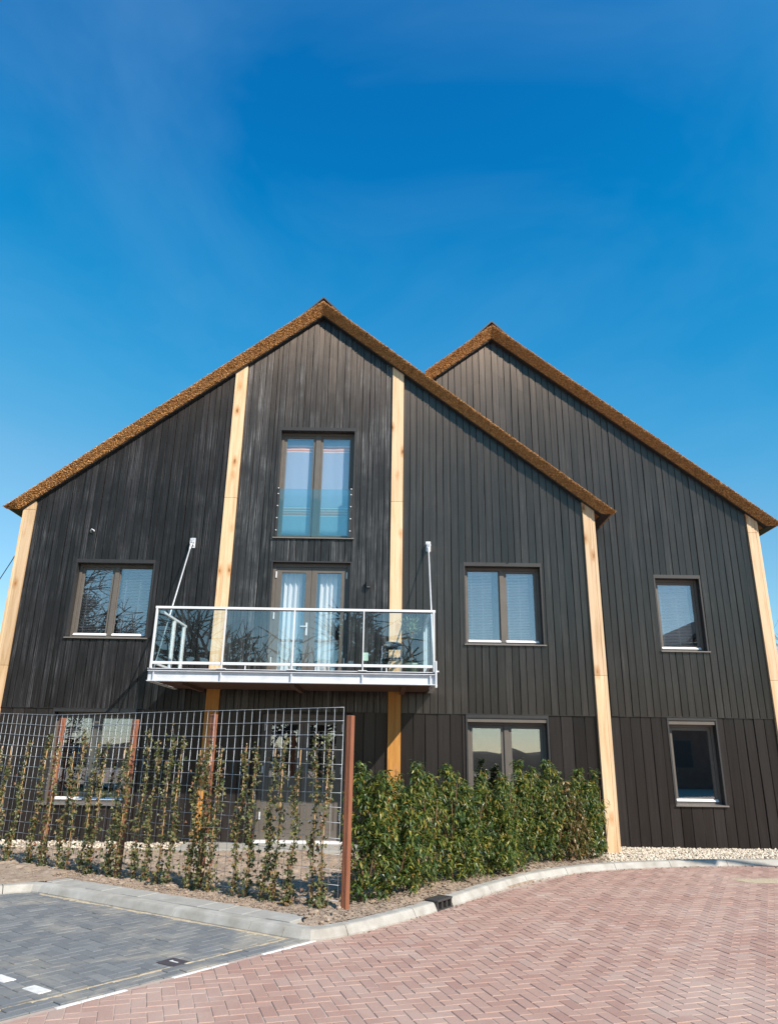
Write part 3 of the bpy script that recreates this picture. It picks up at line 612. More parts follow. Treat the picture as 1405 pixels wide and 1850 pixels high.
def posts(house, specs, Y):
    for x0, x1, zt, cuts, side in specs:
        zs = [0.045]+cuts+[None]
        for k in range(len(zs)-1):
            za = zs[k]+(0.002 if k else 0); b = MB()
            if side == 0: secs = [(x0, x1)]
            elif side > 0: secs = [(x0, x1-0.062), (x1-0.058, x1)]
            else: secs = [(x0, x0+0.058), (x0+0.062, x1)]
            for a, c_ in secs:
                ta, tb = (zs[k+1], zs[k+1]) if zs[k+1] else (zt(a), zt(c_))
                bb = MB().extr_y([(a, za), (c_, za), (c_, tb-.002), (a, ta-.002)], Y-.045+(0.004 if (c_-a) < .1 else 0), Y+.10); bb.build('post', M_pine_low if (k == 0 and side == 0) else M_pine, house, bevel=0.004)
def roof(house, xc, za, Y, yb, dl, dr, left_eave=True, seed=1):
    rg = random.Random(seed); rf = None
    TV = 0.25; YB = Y-0.11; YT = Y-0.21
    def zu(d): return za-SL*d
    def ztp(d): return za+TV-0.797*d
    slab = MB()
    for sgn, dm, eave in ((-1, dl, left_eave), (1, dr, True)):
        n = 200; prof = [(0.0, 0.0), (0.12, -0.022), (0.35, -0.055), (0.6, -0.105), (0.84, -0.150), (0.95, -0.160), (1.0, -0.138)]
        rows = []
        for i in range(n+1):
            d = dm*i/n; x = xc+sgn*d; zb = max(zu(d), ztp(dm)) if eave else zu(d); zt = ztp(d); row = []
            for t, dy in prof:
                nn = 0.022*noise.noise((x*9+seed, t*6, seed))+0.02*noise.noise((x*26, t*14, seed+4))
                row.append((x, YB+dy+nn, zb+(zt-zb)*t+0.018*noise.noise((x*14, t*3, seed+8))))
            row.append((x, YB+0.02, zt+0.012*noise.noise((x*5, 3, seed)))); row.append((x, yb, zt)); row.append((x, yb, zb)); row.append((x, YB, zb)); rows.append(row)
        m = len(rows[0]); vs = [p for r in rows for p in r]; fs = []
        for i in range(n):
            for k in range(m-1): f = (i*m+k, (i+1)*m+k, (i+1)*m+k+1, i*m+k+1); fs.append(f if sgn > 0 else f[::-1])
        fs.append(tuple(n*m+k for k in range(m)))
        slab.add(vs, fs)
        # reed butts on the verge face
        rd = MB(); L_ = math.hypot(dm, SL*dm); ns = int(1300*L_)
        for _ in range(ns):
            d = rg.uniform(0, dm); t = rg.random()**0.9; x = xc+sgn*d; zb = max(zu(d), ztp(dm)) if eave else zu(d); zt = ztp(d)
            k = 0
            while k < len(prof)-2 and prof[k+1][0] < t: k += 1
            u_ = (t-prof[k][0])/(prof[k+1][0]-prof[k][0]); dy = prof[k][1]+(prof[k+1][1]-prof[k][1])*u_
            p = Vector((x, YB+dy+0.006, zb+(zt-zb)*t)); dr_ = Vector((sgn*rg.gauss(0.42, 0.25), -rg.uniform(0.6, 1.1), -rg.gauss(0.62, 0.25))).normalized()
            ln = rg.uniform(0.010, 0.030); wd = rg.uniform(0.0045, 0.0095)
            if rg.random() < 0.008: ln = rg.uniform(.05, .11); wd = .0022
            q = p+dr_*ln
            a = dr_.cross(Vector((rg.random(), rg.random(), rg.random()))).normalized()*wd; c_ = dr_.cross(a).normalized()*wd
            rd.add([p+a, p-a*.5+c_*.87, p-a*.5-c_*.87, q+a*.9, q-a*.45+c_*.8, q-a*.45-c_*.8], [(0, 1, 4, 3), (1, 2, 5, 4), (2, 0, 3, 5), (3, 4, 5)])
        if rf is None:
            pend = [rd]; rf = True
        else: pend.append(rd)
    ro = slab.build('thatched_roof', M_thatch_top, house, True)
    for sgn, dm, eave in ((-1, dl, left_eave), (1, dr, True)):
        d1 = (dm-0.22) if eave else dm; v = [(xc, za-.006), (xc+sgn*d1, zu(d1)-.006), (xc+sgn*d1, zu(d1)-.024), (xc, za-.024)]
        MB().extr_y(v, YB+.02, Y+.02).build('soffit_shade_strip', M_reveal, ro)  # near-black strip added under the verge, standing in for the overhang's shade
        if eave: MB().box(min(xc+sgn*d1, xc+sgn*(dm-.05)), max(xc+sgn*d1, xc+sgn*(dm-.05)), YB+.02, yb-.1, ztp(dm)-.016, ztp(dm)-.004).build('eave_shade_strip', M_reveal, ro)  # same dark stand-in for shade, added beneath the flat eave cut
    for rd in pend: stuff(rd.build('reed_ends', M_thatch, ro))
    # ridge cap of folded tiles
    y = YT-0.005; first = True
    while y < yb:
        cp = MB(); wd = 0.40; zt = za+TV; cp.extr_y([(xc-wd, zt-0.80*wd+.05), (xc, zt+0.135), (xc+wd, zt-0.80*wd+.05), (xc+wd-.012, zt-0.80*wd+.02), (xc, zt+0.095), (xc-wd+.012, zt-0.80*wd+.02)], y, y+0.395)
        cp.build('ridge_tile', M_ridge, ro); y += 0.40
    return ro
# ---- left house
Y1 = 13.40; XC1 = -1.47; ZA = 10.50
H1 = thing('house', (XC1, Y1, 0), 'black timber gabled house with thatched roof and a steel balcony, at left', 'house')
top1 = lambda x: ZA-SL*abs(x-XC1)
R_L = (-5.95, -4.47, 3.56, 5.03); R_R = (1.455, 2.915, 3.545, 5.08); R_U = (-2.225, -0.708, 5.545, 7.87); R_D = (-2.22, -0.712, 2.78, 5.06)
R_GL = (-5.95, -4.47, 0.70, 2.275); R_GR = (1.452, 2.9, 0.70, 2.275); R_GD = (-2.24, -0.70, 0.13, 2.255)
SEAM = 2.29
rects = [R_L, R_R, R_U, R_D]
for xa, xb in ((-6.915, -3.245), (-2.998, 0.032), (0.272, 3.785)):
    left = xb < 0.1
    clad(H1, xa, xb, 0.128 if left else 0.136, lambda a, b_: SEAM, lambda x: top1(x), rects, Y1, (M_board if xb < -1 else M_boardC) if left else M_board2, 0.16 if left else 0.05)
    clad(H1, xa, xb, 0.213, lambda a, b_: 0.05, lambda x: SEAM-0.006, [R_GL, R_GR, R_GD], Y1+0.016, M_board_low, 0.03)
    if True: MB().box(xa, xb, Y1-.004, Y1+.03, SEAM-.006, SEAM-.0005).build('drip_trim', M_reveal, H1)
posts(H1, [(-7.15, -6.92, top1, [3.02, 6.02], -1), (-3.24, -3.002, top1, [2.66, 6.33], 0), (0.036, 0.268, top1, [2.66, 6.30], 0), (3.79, 4.02, top1, [3.0], 1)], Y1)
backing(H1, -7.14, 4.01, 0.04, lambda x: top1(x)+.05, rects+[R_GL, R_GR, R_GD], Y1+0.046, Y1+0.30, (XC1,))
sw = MB(); sw.box(-7.14, -6.95, Y1+.301, 25, 0, top1(-7.14)+.03); sw.box(3.85, 4.01, Y1+.301, 25, 0, top1(4.01)+.03); sw.extr_y([(-7.14, 0), (4.01, 0), (4.01, top1(4.01)), (XC1, ZA), (-7.14, top1(-7.14))], 24.8, 25)
sw.box(-6.95, 3.85, Y1+.5, 24.8, -.02, .04); sw.box(-6.95, 3.85, Y1+.301, 24.8, 2.45, 2.7); sw.box(-6.95, 3.85, Y1+.301, 24.8, 5.2, 5.42); sw.box(-6.95, 3.85, Y1+2.6, Y1+2.7, .04, 9.0 if False else 5.2); sw.build('side_wall', M_backing, H1)
roof(H1, XC1, ZA, Y1, 25.3, 5.95, 5.84, seed=1)
window(H1, R_L, Y1, 2, (1.0, 0.014, 0.03, 0.03), sashes=[0], label='wide two-pane window with blinds, left of the balcony')
window(H1, R_R, Y1, 2, (1.0, 0.012, 0.03, 0.14), sashes=[1], label='wide two-pane window with blinds, right of the balcony')
wu, _ = window(H1, R_U, Y1, 2, None, mull=0.10, bar=False, label='tall gable window with striped cloths and a glass guard')
window(H1, R_GL, Y1+.01, 2, (0.35, 0.014, 0.03, 0.03), lint=0.0, label='ground-floor window behind the wire trellis')
window(H1, R_GR, Y1+.01, 2, None, lint=0.07, label='ground-floor window above the hedge')
# French balcony door and ground-floor door
def french_door(house, r, Y, label, panel=0.0):
    x0, x1, z0, z1 = r; rec = 0.13
    f = MB(); f.box(x0-.015, x0+.01, Y-.006, Y+rec, z0, z1-.01); f.box(x1-.01, x1+.015, Y-.006, Y+rec, z0, z1-.01); f.box(x0-.015, x1+.015, Y-.008, Y+rec, z1-.01, z1+.015)
    dr = f.build('french_door', M_reveal, house); dr['label'] = label
    fr = MB(); fr.box(x0+.01, x0+.075, Y+rec-.03, Y+rec+.06, z0, z1-.01); fr.box(x1-.075, x1-.01, Y+rec-.03, Y+rec+.06, z0, z1-.01); fr.box(x0+.075, x1-.075, Y+rec-.029, Y+rec+.06, z1-.08, z1-.01); fr.build('frame', M_frame, dr, bevel=.003)
    xm = (x0+x1)/2
    for k, (a, c_) in enumerate(((x0+.078, xm-.003), (xm+.003, x1-.078))):
        b = MB(); ring(b, a, c_, z0+.03, z1-.083, 0.105, Y+rec-.012, Y+rec+.045, 0.16)
        if panel: b.box(a+.105, c_-.105, Y+rec, Y+rec+.03, z0+.19, z0+panel); b.box(a+.105, c_-.105, Y+rec-.01, Y+rec+.04, z0+panel, z0+panel+.09)
        b.build('leaf', M_frame, dr, bevel=.003)
        zb = z0+.19+(panel-.10 if panel else 0)
        MB().box(a+.10, c_-.10, Y+rec+.012, Y+rec+.02, zb, z1-.187).build('pane', M_glass, dr)
        hx = a-.012 if k == 0 else c_-.010
        for hz in (z0+.35, z0+(z1-z0)*.52, z1-.30): MB().box(hx, hx+.022, Y+rec-.05, Y+rec-.02, hz, hz+.125).build('hinge', M_rail, dr, bevel=.003)
    hd = MB(); hx = xm-.05; hz = z0+1.02; hd.box(hx-.016, hx+.016, Y+rec-.024, Y+rec-.013, hz-.13, hz+.11); hd.tube([(hx, Y+rec-.024, hz+.03), (hx, Y+rec-.065, hz+.03), (hx-.12, Y+rec-.067, hz+.03)], .011, 8); hd.build('handle', M_rail, dr, bevel=.002)
    MB().box(x0+.01, x1-.01, Y-.03, Y+rec+.05, z0-.04, z0+.028).build('threshold', M_white, dr)
    return dr
french_door(H1, R_D, Y1, 'taupe French door opening onto the balcony')
french_door(H1, R_GD, Y1+.01, 'taupe half-glazed double door behind the trellis', 0.95)
# curtains
def cloth(name, x0, x1, z0, z1, Y, mat, amp, waves, label, cat, zo=0, taper=0.0, group=None):
    vs = []; fs = []; nx_, nz_ = 40, 14; rg = random.Random(label)
    ph = rg.uniform(0, 6)
    for j in range(nz_+1):
        t = j/nz_
        for i in range(nx_+1):
            u_ = i/nx_; x = x0+(x1-x0)*(u_*(1-taper*(1-t))+taper*(1-t)*0.5); y = Y+amp*math.sin(u_*waves*6.28+ph+0.5*math.sin(t*3))*(0.6+0.4*t)+0.3*amp*math.sin(u_*waves*15+t*2)
            vs.append((x, y, z0+(z1-z0)*t+zo*math.sin(u_*3.14)*(-1)))
    for j in range(nz_):
        for i in range(nx_): a = j*(nx_+1)+i; fs.append((a, a+1, a+nx_+2, a+nx_+1))
    r_ = thing(name, ((x0+x1)/2, Y, z0), label, cat, group); b = MB().add(vs, fs).build('cloth', mat, r_, True)
    so_ = b.modifiers.new('solid', 'SOLIDIFY'); so_.thickness = 0.002
    rod = MB().tube([(x0-.02, Y-.01, z1+.01), (x1+.02, Y-.01, z1+.01)], .007, 6).build('curtain_rod', M_rail, r_)
    return r_
yc = Y1+0.13+0.13
cloth('striped_curtain', -2.125, -1.55, 5.67, 7.73, yc, M_towel, 0.006, 1, 'blue striped cloth hanging in the left pane of the gable window', 'curtain', 0.015)
cloth('striped_curtain', -1.385, -0.82, 5.67, 7.73, yc, M_towel, 0.006, 1, 'blue striped cloth hanging in the right pane of the gable window', 'curtain', 0.012)
cloth('white_curtain', -2.06, -1.66, 2.84, 4.93, yc+.05, M_curt, 0.028, 4, 'white gathered curtain behind the left leaf of the balcony door', 'curtain')
cloth('white_curtain', -1.33, -0.98, 2.84, 4.93, yc+.05, M_curt, 0.028, 3.5, 'white gathered curtain behind the right leaf of the balcony door', 'curtain')
# Juliet guard on the gable window
jg = MB().box(R_U[0]+.055, R_U[1]-.055, Y1-.012, Y1, 5.575, 6.545).build('glass_guard', M_glass_c, H1)
for x in (R_U[0]+.018, R_U[1]-.062):
    MB().box(x, x+.044, Y1-.03, Y1+.012, 5.56, 6.56).build('guard_rail', M_reveal, jg)
    for z in (5.68, 5.93, 6.18, 6.43, 6.55): MB().tube([(x+.02, Y1-.045, z), (x+.02, Y1-.028, z)], .011, 8).build('bolt', M_white, jg)
# ---- right house
Y2 = 14.20; XC2 = 2.245
H2 = thing('house', (6.0, Y2, 0), 'dark timber house with thatched gable set back at right, no balcony', 'house')
top2 = lambda x: ZA-SL*abs(x-XC2)
R2U = (5.38, 6.29, 3.585, 5.09); R2G = (5.36, 6.275, 0.78, 2.325)
def lo2(a, b_):
    h1 = ZA+.27-SL*abs((a+b_)/2-XC1)-0.45
    return h1 if b_ < 3.95 else 2.33
clad(H2, 0.45, 7.395, 0.137, lo2, lambda x: top2(x), [R2U], Y2, M_board2, 0.03)
clad(H2, 4.05, 7.395, 0.20, lambda a, b_: 0.04, lambda x: 2.325-.001, [R2G], Y2+.014, M_board_low, 0.03)
MB().box(4.05, 7.395, Y2-.004, Y2+.03, 2.3255, 2.3295).build('drip_trim', M_reveal, H2)
posts(H2, [(7.40, 7.625, top2, [3.04, 6.02], 1)], Y2)
backing(H2, 4.03, 7.61, 0.03, lambda x: top2(x)+.05, [R2U, R2G], Y2+.044, Y2+.3)
backing(H2, 0.45, 4.03, 5.2, lambda x: top2(x)+.05, [], Y2+.044, Y2+.3, (XC2,))
sw = MB(); sw.box(7.45, 7.61, Y2+.301, 25, 0, top2(7.61)+.03); sw.extr_y([(4.03, 0), (7.61, 0), (7.61, top2(7.61)), (XC2, ZA), (4.03, top2(4.03))], 24.8, 25); sw.box(4.02, 7.45, Y2+.301, 24.8, 2.5, 2.75); sw.box(4.02, 7.45, Y2+.301, 24.8, 5.3, 5.5); sw.box(4.02, 7.45, Y2+2.2, Y2+2.3, 0.0, 5.3); sw.build('side_wall', M_backing, H2)
roof(H2, XC2, ZA, Y2, 25.3, 1.50, 5.76, left_eave=False, seed=5)
window(H2, R2U, Y2, 1, (1.0, 0.016, 0.02, 0.10), label='narrow window with bright blinds')
window(H2, R2G, Y2+.014, 1, None, lint=0.075, label='narrow dark ground-floor window')
# ------------------------------------------------------------------ balcony
BX0, BX1, BY0 = -3.83, 0.785, 11.80
B = thing('balcony', (-1.52, Y1, 2.6), 'galvanised steel balcony with glass railing hung from two tie rods', 'balcony')
dk = MB(); dk.box(BX0+.06, BX1-.06, BY0+.075, Y1-.012, 2.655, 2.685); deck = dk.build('deck', M_deck, B)
for k in range(11):
    y = BY0+.08+k*0.1375; MB().box(BX0+.065, BX1-.065, y, y+.13, 2.69, 2.72).build('deck_plank', M_deck, deck)
for x in (BX0+.5, -1.52, BX1-.5): MB().box(x-.04, x+.04, BY0+.08, Y1-.012, 2.60, 2.654).build('joist', M_deck, B)
def chan(a, b_, nm):            # front channel
    c_ = MB(); c_.box(a, b_, BY0+.010, BY0+.022, 2.652, 2.80); c_.box(a, b_, BY0-.045, BY0+.07, 2.640, 2.652); c_.box(a, b_, BY0-.04, BY0+.07, 2.80, 2.812); return c_.build(nm, M_galv, B)
chan(BX0, BX1, 'front_beam')
for x in (BX0+.0, BX1-.012):
    c_ = MB(); c_.box(x, x+.012, BY0+.071, Y1-.012, 2.652, 2.80); c_.box(x-.02, x+.05, BY0+.071, Y1-.012, 2.64, 2.652); c_.build('side_beam', M_galv, B)
MB().box(BX0+.03, BX1-.03, BY0+.03, BY0+.06, 2.813, 2.835).build('edge_strip', M_darksteel, B)
MB().box(BX0-.01, BX1+.02, BY0-.02, BY0+.07, 2.836, 2.846).build('edge_flat', M_galv, B)
MB().box(BX1-.005, BX1+.025, BY0-.05, BY0+.10, 2.60, 3.02).build('corner_plate', M_galv, B, bevel=.003)
PX = [-3.795, -2.655, -1.525, -0.385, 0.765]
for i, x in enumerate(PX):
    wdt = 0.028 if i in (0, 4) else 0.016
    MB().box(x-wdt/2, x+wdt/2, BY0-.034, BY0+.024, 2.847, 3.812).build('railing_post', M_rail, B, bevel=.002)
    MB().box(x-.008+(.06 if i == 0 else (-.06 if i == 4 else 0)), x+.010+(.06 if i == 0 else (-.06 if i == 4 else 0)), BY0-.028, BY0+.0095, 2.653, 2.80).build('stiffener', M_galv, B)
    if 0 < i < 4: MB().box(x-.07, x+.07, BY0-.04, BY0+.0, 2.8465, 2.858).build('foot_plate', M_rail, B)
MB().box(PX[0]-.025, PX[4]+.025, BY0-.03, BY0+.03, 3.812, 3.852).build('top_rail', M_rail, B, bevel=.004)
for i in range(4):
    a, c_ = PX[i]+.014, PX[i+1]-.014
    MB().box(a, c_, BY0-.018, BY0+.018, 2.912, 2.955).build('bottom_rail', M_rail, B, bevel=.003)
    MB().box(a+.004, c_-.004, BY0-.005, BY0+.005, 2.956, 3.811).build('glass_panel', M_glass_b, B)
    MB().box(a, c_, BY0-.012, BY0+.012, 3.80, 3.8115).build('gasket', M_darksteel, B)
    for t in (0.33,) if i else (): xx = a+(c_-a)*t; MB().box(xx-.008, xx+.008, BY0-.01, BY0+.01, 2.847, 2.911).build('spacer', M_rail, B)
for sgn, x in ((1, BX0+.10), (-1, BX1-.10)):
    MB().box(x-.022, x+.022, BY0+.035, Y1-.06, 3.752, 3.79).build('side_rail', M_rail, B, bevel=.003)
    MB().box(x-.018, x+.018, BY0+.035, Y1-.06, 2.90, 2.935).build('side_bottom_rail', M_rail, B)
    for y, yw in ((Y1-.16, .10), (BY0+.80, .10)):
        MB().box(x-.02, x+.02, y-yw/2, y+yw/2, 2.721, 3.751).build('side_post', M_rail, B, bevel=.003)
    MB().box(x-.004, x+.004, BY0+.05, BY0+.745, 2.936, 3.751).build('side_glass', M_glass_b, B); MB().box(x-.004, x+.004, BY0+.855, Y1-.215, 2.936, 3.751).build('side_glass', M_glass_b, B)
    rx = -3.775 if sgn > 0 else 0.768; top = Vector((rx, Y1-.09, 5.40)); bot = Vector((rx+(.0), BY0+.10, 2.86)); d = (bot-top).normalized()
    rod = MB(); rod.tube([top+d*.16, bot], .0125, 8); rod = rod.build('tie_rod', M_galv, B, True)
    cl = MB(); cl.tube([top+d*.06, top+d*.20], [.022, .016], 8); cl.box(rx-.025, rx-.013, Y1-.13, Y1-.012, 5.34, 5.46); cl.box(rx+.013, rx+.025, Y1-.13, Y1-.012, 5.34, 5.46); cl.tube([(rx-.045, Y1-.09, 5.40), (rx+.045, Y1-.09, 5.40)], .016, 8); cl.box(rx-.045, rx+.045, Y1-.012, Y1-.002, 5.30, 5.50); cl.build('clevis', M_galv, rod)
MB().tube([(0.79, BY0+.02, 2.86), (0.845, BY0+.02, 2.86)], .014, 8).build('bolt', M_galv, B)
# things on the balcony
ch = thing('folding_chair', (0.085, 12.85, 2.72), 'black and chrome folding chair on the balcony', 'chair')
for s in (-1, 1):
    x = 0.085+s*.17
    MB().tube([(x, 12.62, 2.73), (x, 12.80, 3.15), (x, 12.98, 3.42), (x, 13.0, 3.46)], .010, 8).build('leg', M_chrome, ch, True)
    MB().tube([(x+s*.012, 13.06, 2.73), (x+s*.012, 12.68, 3.16)], .010, 8).build('leg', M_chrome, ch, True)
def curved_panel(name, x0, x1, yc_, z0, z1, dep, mat, parent):
    b = MB(); vs = []; n = 10
    for i in range(n+1):
        u_ = i/n; x = x0+(x1-x0)*u_; y = yc_+dep*(1-(2*u_-1)**2); zt = z1-.02*abs(2*u_-1)**4*2
        vs += [(x, y, z0), (x, y, zt), (x, y+.014, zt), (x, y+.014, z0)]
    fs = [(i*4+k, (i+1)*4+k, (i+1)*4+(k+1) % 4, i*4+(k+1) % 4) for i in range(n) for k in range(4)] + [(0, 1, 2, 3), (n*4+3, n*4+2, n*4+1, n*4)]
    b.add(vs, fs); return b.build(name, mat, parent, True)
curved_panel('backrest', -0.095, 0.265, 12.965, 3.36, 3.50, 0.05, M_black, ch)
MB().box(-0.08, 0.25, 12.66, 13.0, 3.155, 3.18).build('seat', M_black, ch, bevel=.01)
pp = thing('potted_olive', (0.44, 12.80, 2.72), 'small olive tree in a sage green pot on the balcony', 'plant')
MB().lathe((0.44, 12.80, 2.722), [(.10, 0), (.125, .30), (.145, .31), (.15, .37), (.135, .375), (.12, .34)], 20).build('pot', M_pot, pp, True)
MB().tube([(0.44, 12.80, 3.04), (0.445, 12.80, 3.3), (0.44, 12.81, 3.56), (0.45, 12.8, 3.72)], [.011, .009, .008, .005], 6).build('trunk', M_stem, pp, True)
def leaf_quad(b, p, d, n_, ln, wd, bend=0.25):
    d = d.normalized(); s = d.cross(n_)
    if s.length < 1e-3: s = d.orthogonal()
    s.normalize(); nn = s.cross(d).normalized()
    m_ = p+d*ln*.5+nn*ln*bend*.35; t = p+d*ln
    b.add([p, m_+s*wd*.5-nn*wd*.18, t, m_-s*wd*.5-nn*wd*.18, m_], [(0, 1, 4), (1, 2, 4), (0, 4, 3), (4, 2, 3)])
b = MB()
for _ in range(340):
    v = Vector((random.gauss(0, 1), random.gauss(0, 1), random.gauss(0, 1))).normalized()*random.uniform(.04, .23); v.z *= 0.95
    if random.random() < 0.35: v *= 0.5
    leaf_quad(b, Vector((0.45, 12.8, 3.74))+v, (v+Vector((0, 0, random.uniform(-.15, .25)))).normalized(), Vector((random.random()-.5, random.random()-.5, 1)), random.uniform(.04, .07), .014)
b.build('crown', M_olive, pp)
tag(MB().box(-0.372, -0.30, BY0+.0065, BY0+.009, 3.015, 3.145).build('paper_card', M_card), 'small pale green card on the balcony glass, left of the chair', 'card')
# wall light, hook pipe, left cable
wl = thing('wall_light', (-0.365, Y1, 4.60), 'small dark box wall light beside the balcony door', 'light')
MB().box(-0.405, -0.325, Y1-.10, Y1-.012, 4.58, 4.70).build('housing', M_bulk, wl, bevel=.004); MB().box(-0.395, -0.335, Y1-.09, Y1-.02, 4.572, 4.579).build('lens', M_white, wl); MB().box(-0.385, -0.345, Y1-.0119, Y1-.001, 4.60, 4.68).build('bracket', M_galv, wl)
tag(MB().tube([(-5.77, Y1+.01, 5.58), (-5.77, Y1-.05, 5.60), (-5.74, Y1-.07, 5.63), (-5.70, Y1-.06, 5.61), (-5.69, Y1-.06, 5.585)], .010, 8).build('hook', M_white, None, True), 'tiny white bent hook on the black boards left of the tie rod', 'hook')
tag(MB().tube([(-7.13, Y1+.06, 5.28), (-7.32, Y1+.2, 5.03), (-8.0, Y1+.5, 3.95), (-9.6, Y1+1.2, 1.7), (-10.8, Y1+1.7, -0.06)], .009, 6).build('guy_cable', M_darksteel, None, True), 'thin dark cable sloping down from the left corner post', 'cable')

# ------------------------------------------------------------------ trellis fence
FA = Vector((-0.44, 8.25)); FT = thing('trellis_fence', (FA.x, FA.y, 0), 'galvanised wire mesh trellis on red-brown posts in front of the house', 'fence')
def fp(s, off=0.0): q = FA + KD*s - KN*off; return q
FLEN = 7.4
def ztf(s): return 2.077 - 0.003*s + 0.035*max(0, s-5.2)
for s, zt, wd in ((-0.03, 1.99, 0.066), (2.045, 2.03, 0.066), (3.49, 1.985, 0.066), (5.08, 2.02, 0.07), (7.0, 2.02, 0.066)):
    q = fp(s, -0.05); u_ = KD; vs = []
    b = MB(); cs = []
    prof = [(-.5, -.5), (-.06, -.5), (0, -.40), (.06, -.5), (.5, -.5), (.5, .5), (-.5, .5)]
    poly = [tuple(q + KD*(-a*wd) + KN*(c_*wd)) for a, c_ in prof]
    b.extr_z(poly, -0.05, zt); b.build('post', M_hard, FT, bevel=.003)
nv = int(FLEN/0.122); ROWS = [2.0-0.148*k for k in range(14)]
for k in range(nv+1):
    s = 0.03+k*0.122; zt = ztf(s); q = fp(s); j = random.gauss(0, .004)
    MB().tube([(q.x, q.y, 0.07), (q.x+j, q.y, 1.0), (q.x, q.y, zt)], .0025, 5).build('wire', M_wire, FT, True)
for z in [None]+ROWS:
    pts = []
    for k in range(25):
        s = 0.02+k*(FLEN-0.02)/24; q = fp(s, 0.0065); zz = ztf(s) if z is None else (z-0.075)*(ztf(s)/2.075)+0.006*math.sin(s*2+z*7); pts.append((q.x, q.y, zz))
    MB().tube(pts, .0025, 5).build('wire', M_wire, FT, True)
# ivy on canes
IVY_PX = [602, 578, 549, 519, 504, 470, 454, 409, 388, 370, 336, 316, 293, 276, 246, 232, 199, 185, 159, 143, 117, 92, 59, 30, 12]
def ray_fence(px, py):
    d = fw + rt*((px-702.5)/FPX) + up*((925-py)/FPX); n = Vector((-KD.y, KD.x)); t = (FA-Vector((0, 0))).dot(n)/Vector((d.x, d.y)).dot(n); q = Vector((0, 0, CAMZ))+d*t; return (Vector((q.x, q.y))-FA).dot(KD), q.z
def ivy_leaf(b, p, n_, tip, s):
    n_ = n_.normalized(); t = (tip-n_*tip.dot(n_)).normalized(); w_ = n_.cross(t)
    pts = [p, p+w_*s*.42+t*s*.05, p+w_*s*.5+t*s*.42+n_*s*.1, p+w_*s*.2+t*s*.5, p+t*s*1.0-n_*s*.12, p-w_*s*.2+t*s*.5, p-w_*s*.5+t*s*.42+n_*s*.1, p-w_*s*.42+t*s*.05]
    b.add(pts, [(0, 1, 2, 3), (0, 3, 4, 5), (0, 5, 6, 7)])
rg = random.Random(11)
for k, px in enumerate(IVY_PX):
    s, zt = ray_fence(px, 1350 + rg.uniform(-7, 9)); q = fp(s, 0.05+rg.uniform(0, .03)); lean = rg.gauss(0.035, .03); dq = KD*lean
    base = Vector((q.x+dq.x, q.y+dq.y, 0.03)); topc = Vector((q.x, q.y, zt))
    side = 'right' if k < 13 else 'left'; n_ = k if k < 13 else len(IVY_PX)-1-k
    lab = 'ivy trained up a bamboo cane, %s from the %s end of the trellis' % (ORD[n_], side)
    t = thing('ivy_plant', base, lab, 'ivy', 'ivy plants along the trellis')
    MB().tube([base, (base+topc)/2+Vector((rg.gauss(0, .006), 0, 0)), topc], [.007, .0065, .0055], 6).build('cane', M_bamboo, t, True)
    st_ = []; b = MB(); hh = zt-0.03+rg.uniform(-.08, .26) if rg.random() < .8 else zt*rg.uniform(.85, .97)
    for i in range(19):
        u_ = i/18; c_ = base+(topc-base)*min(1.0, u_*hh/(zt-.03)) + Vector((0.022*math.sin(u_*11+k), -0.012+0.018*math.cos(u_*9+k*2), 0)); c_.z = max(c_.z, 0.03+u_*hh); st_.append(c_)
    MB().tube(st_, [.006*(1-.6*i/18) for i in range(19)], 5).build('stem', M_stem, t, True)
    nl = int(rg.uniform(330, 430)); dens = rg.uniform(.8, 1.4)
    if k in (2, 8, 9, 21): nl = int(nl*1.35)
    cl = [rg.random() for _ in range(13)]
    for _ in range(nl):
        u_ = rg.choice(cl)+rg.gauss(0, .035) if rg.random() < .4 else rg.random()**1.15
        u_ = min(max(u_, 0.02), 1.0)
        p = st_[min(18, int(u_*18))].lerp(st_[min(18, int(u_*18)+1)], u_*18 % 1); r = abs(rg.gauss(0, .034))*(1.25-.55*u_)*dens; a = rg.uniform(0, 6.28)
        p = p+Vector((math.cos(a)*r, math.sin(a)*r*.8, rg.gauss(0, .025)))
        nrm = Vector((rg.gauss(0.1, .6), rg.gauss(-.6, .5), rg.gauss(.45, .5))); tip = Vector((math.cos(a)*.6, math.sin(a)*.4, -0.7+rg.gauss(0, .4)))
        ivy_leaf(b, p, nrm, tip, rg.uniform(.022, .052)*(1.1-.3*u_))
    b.build('leaves', M_ivy, t)
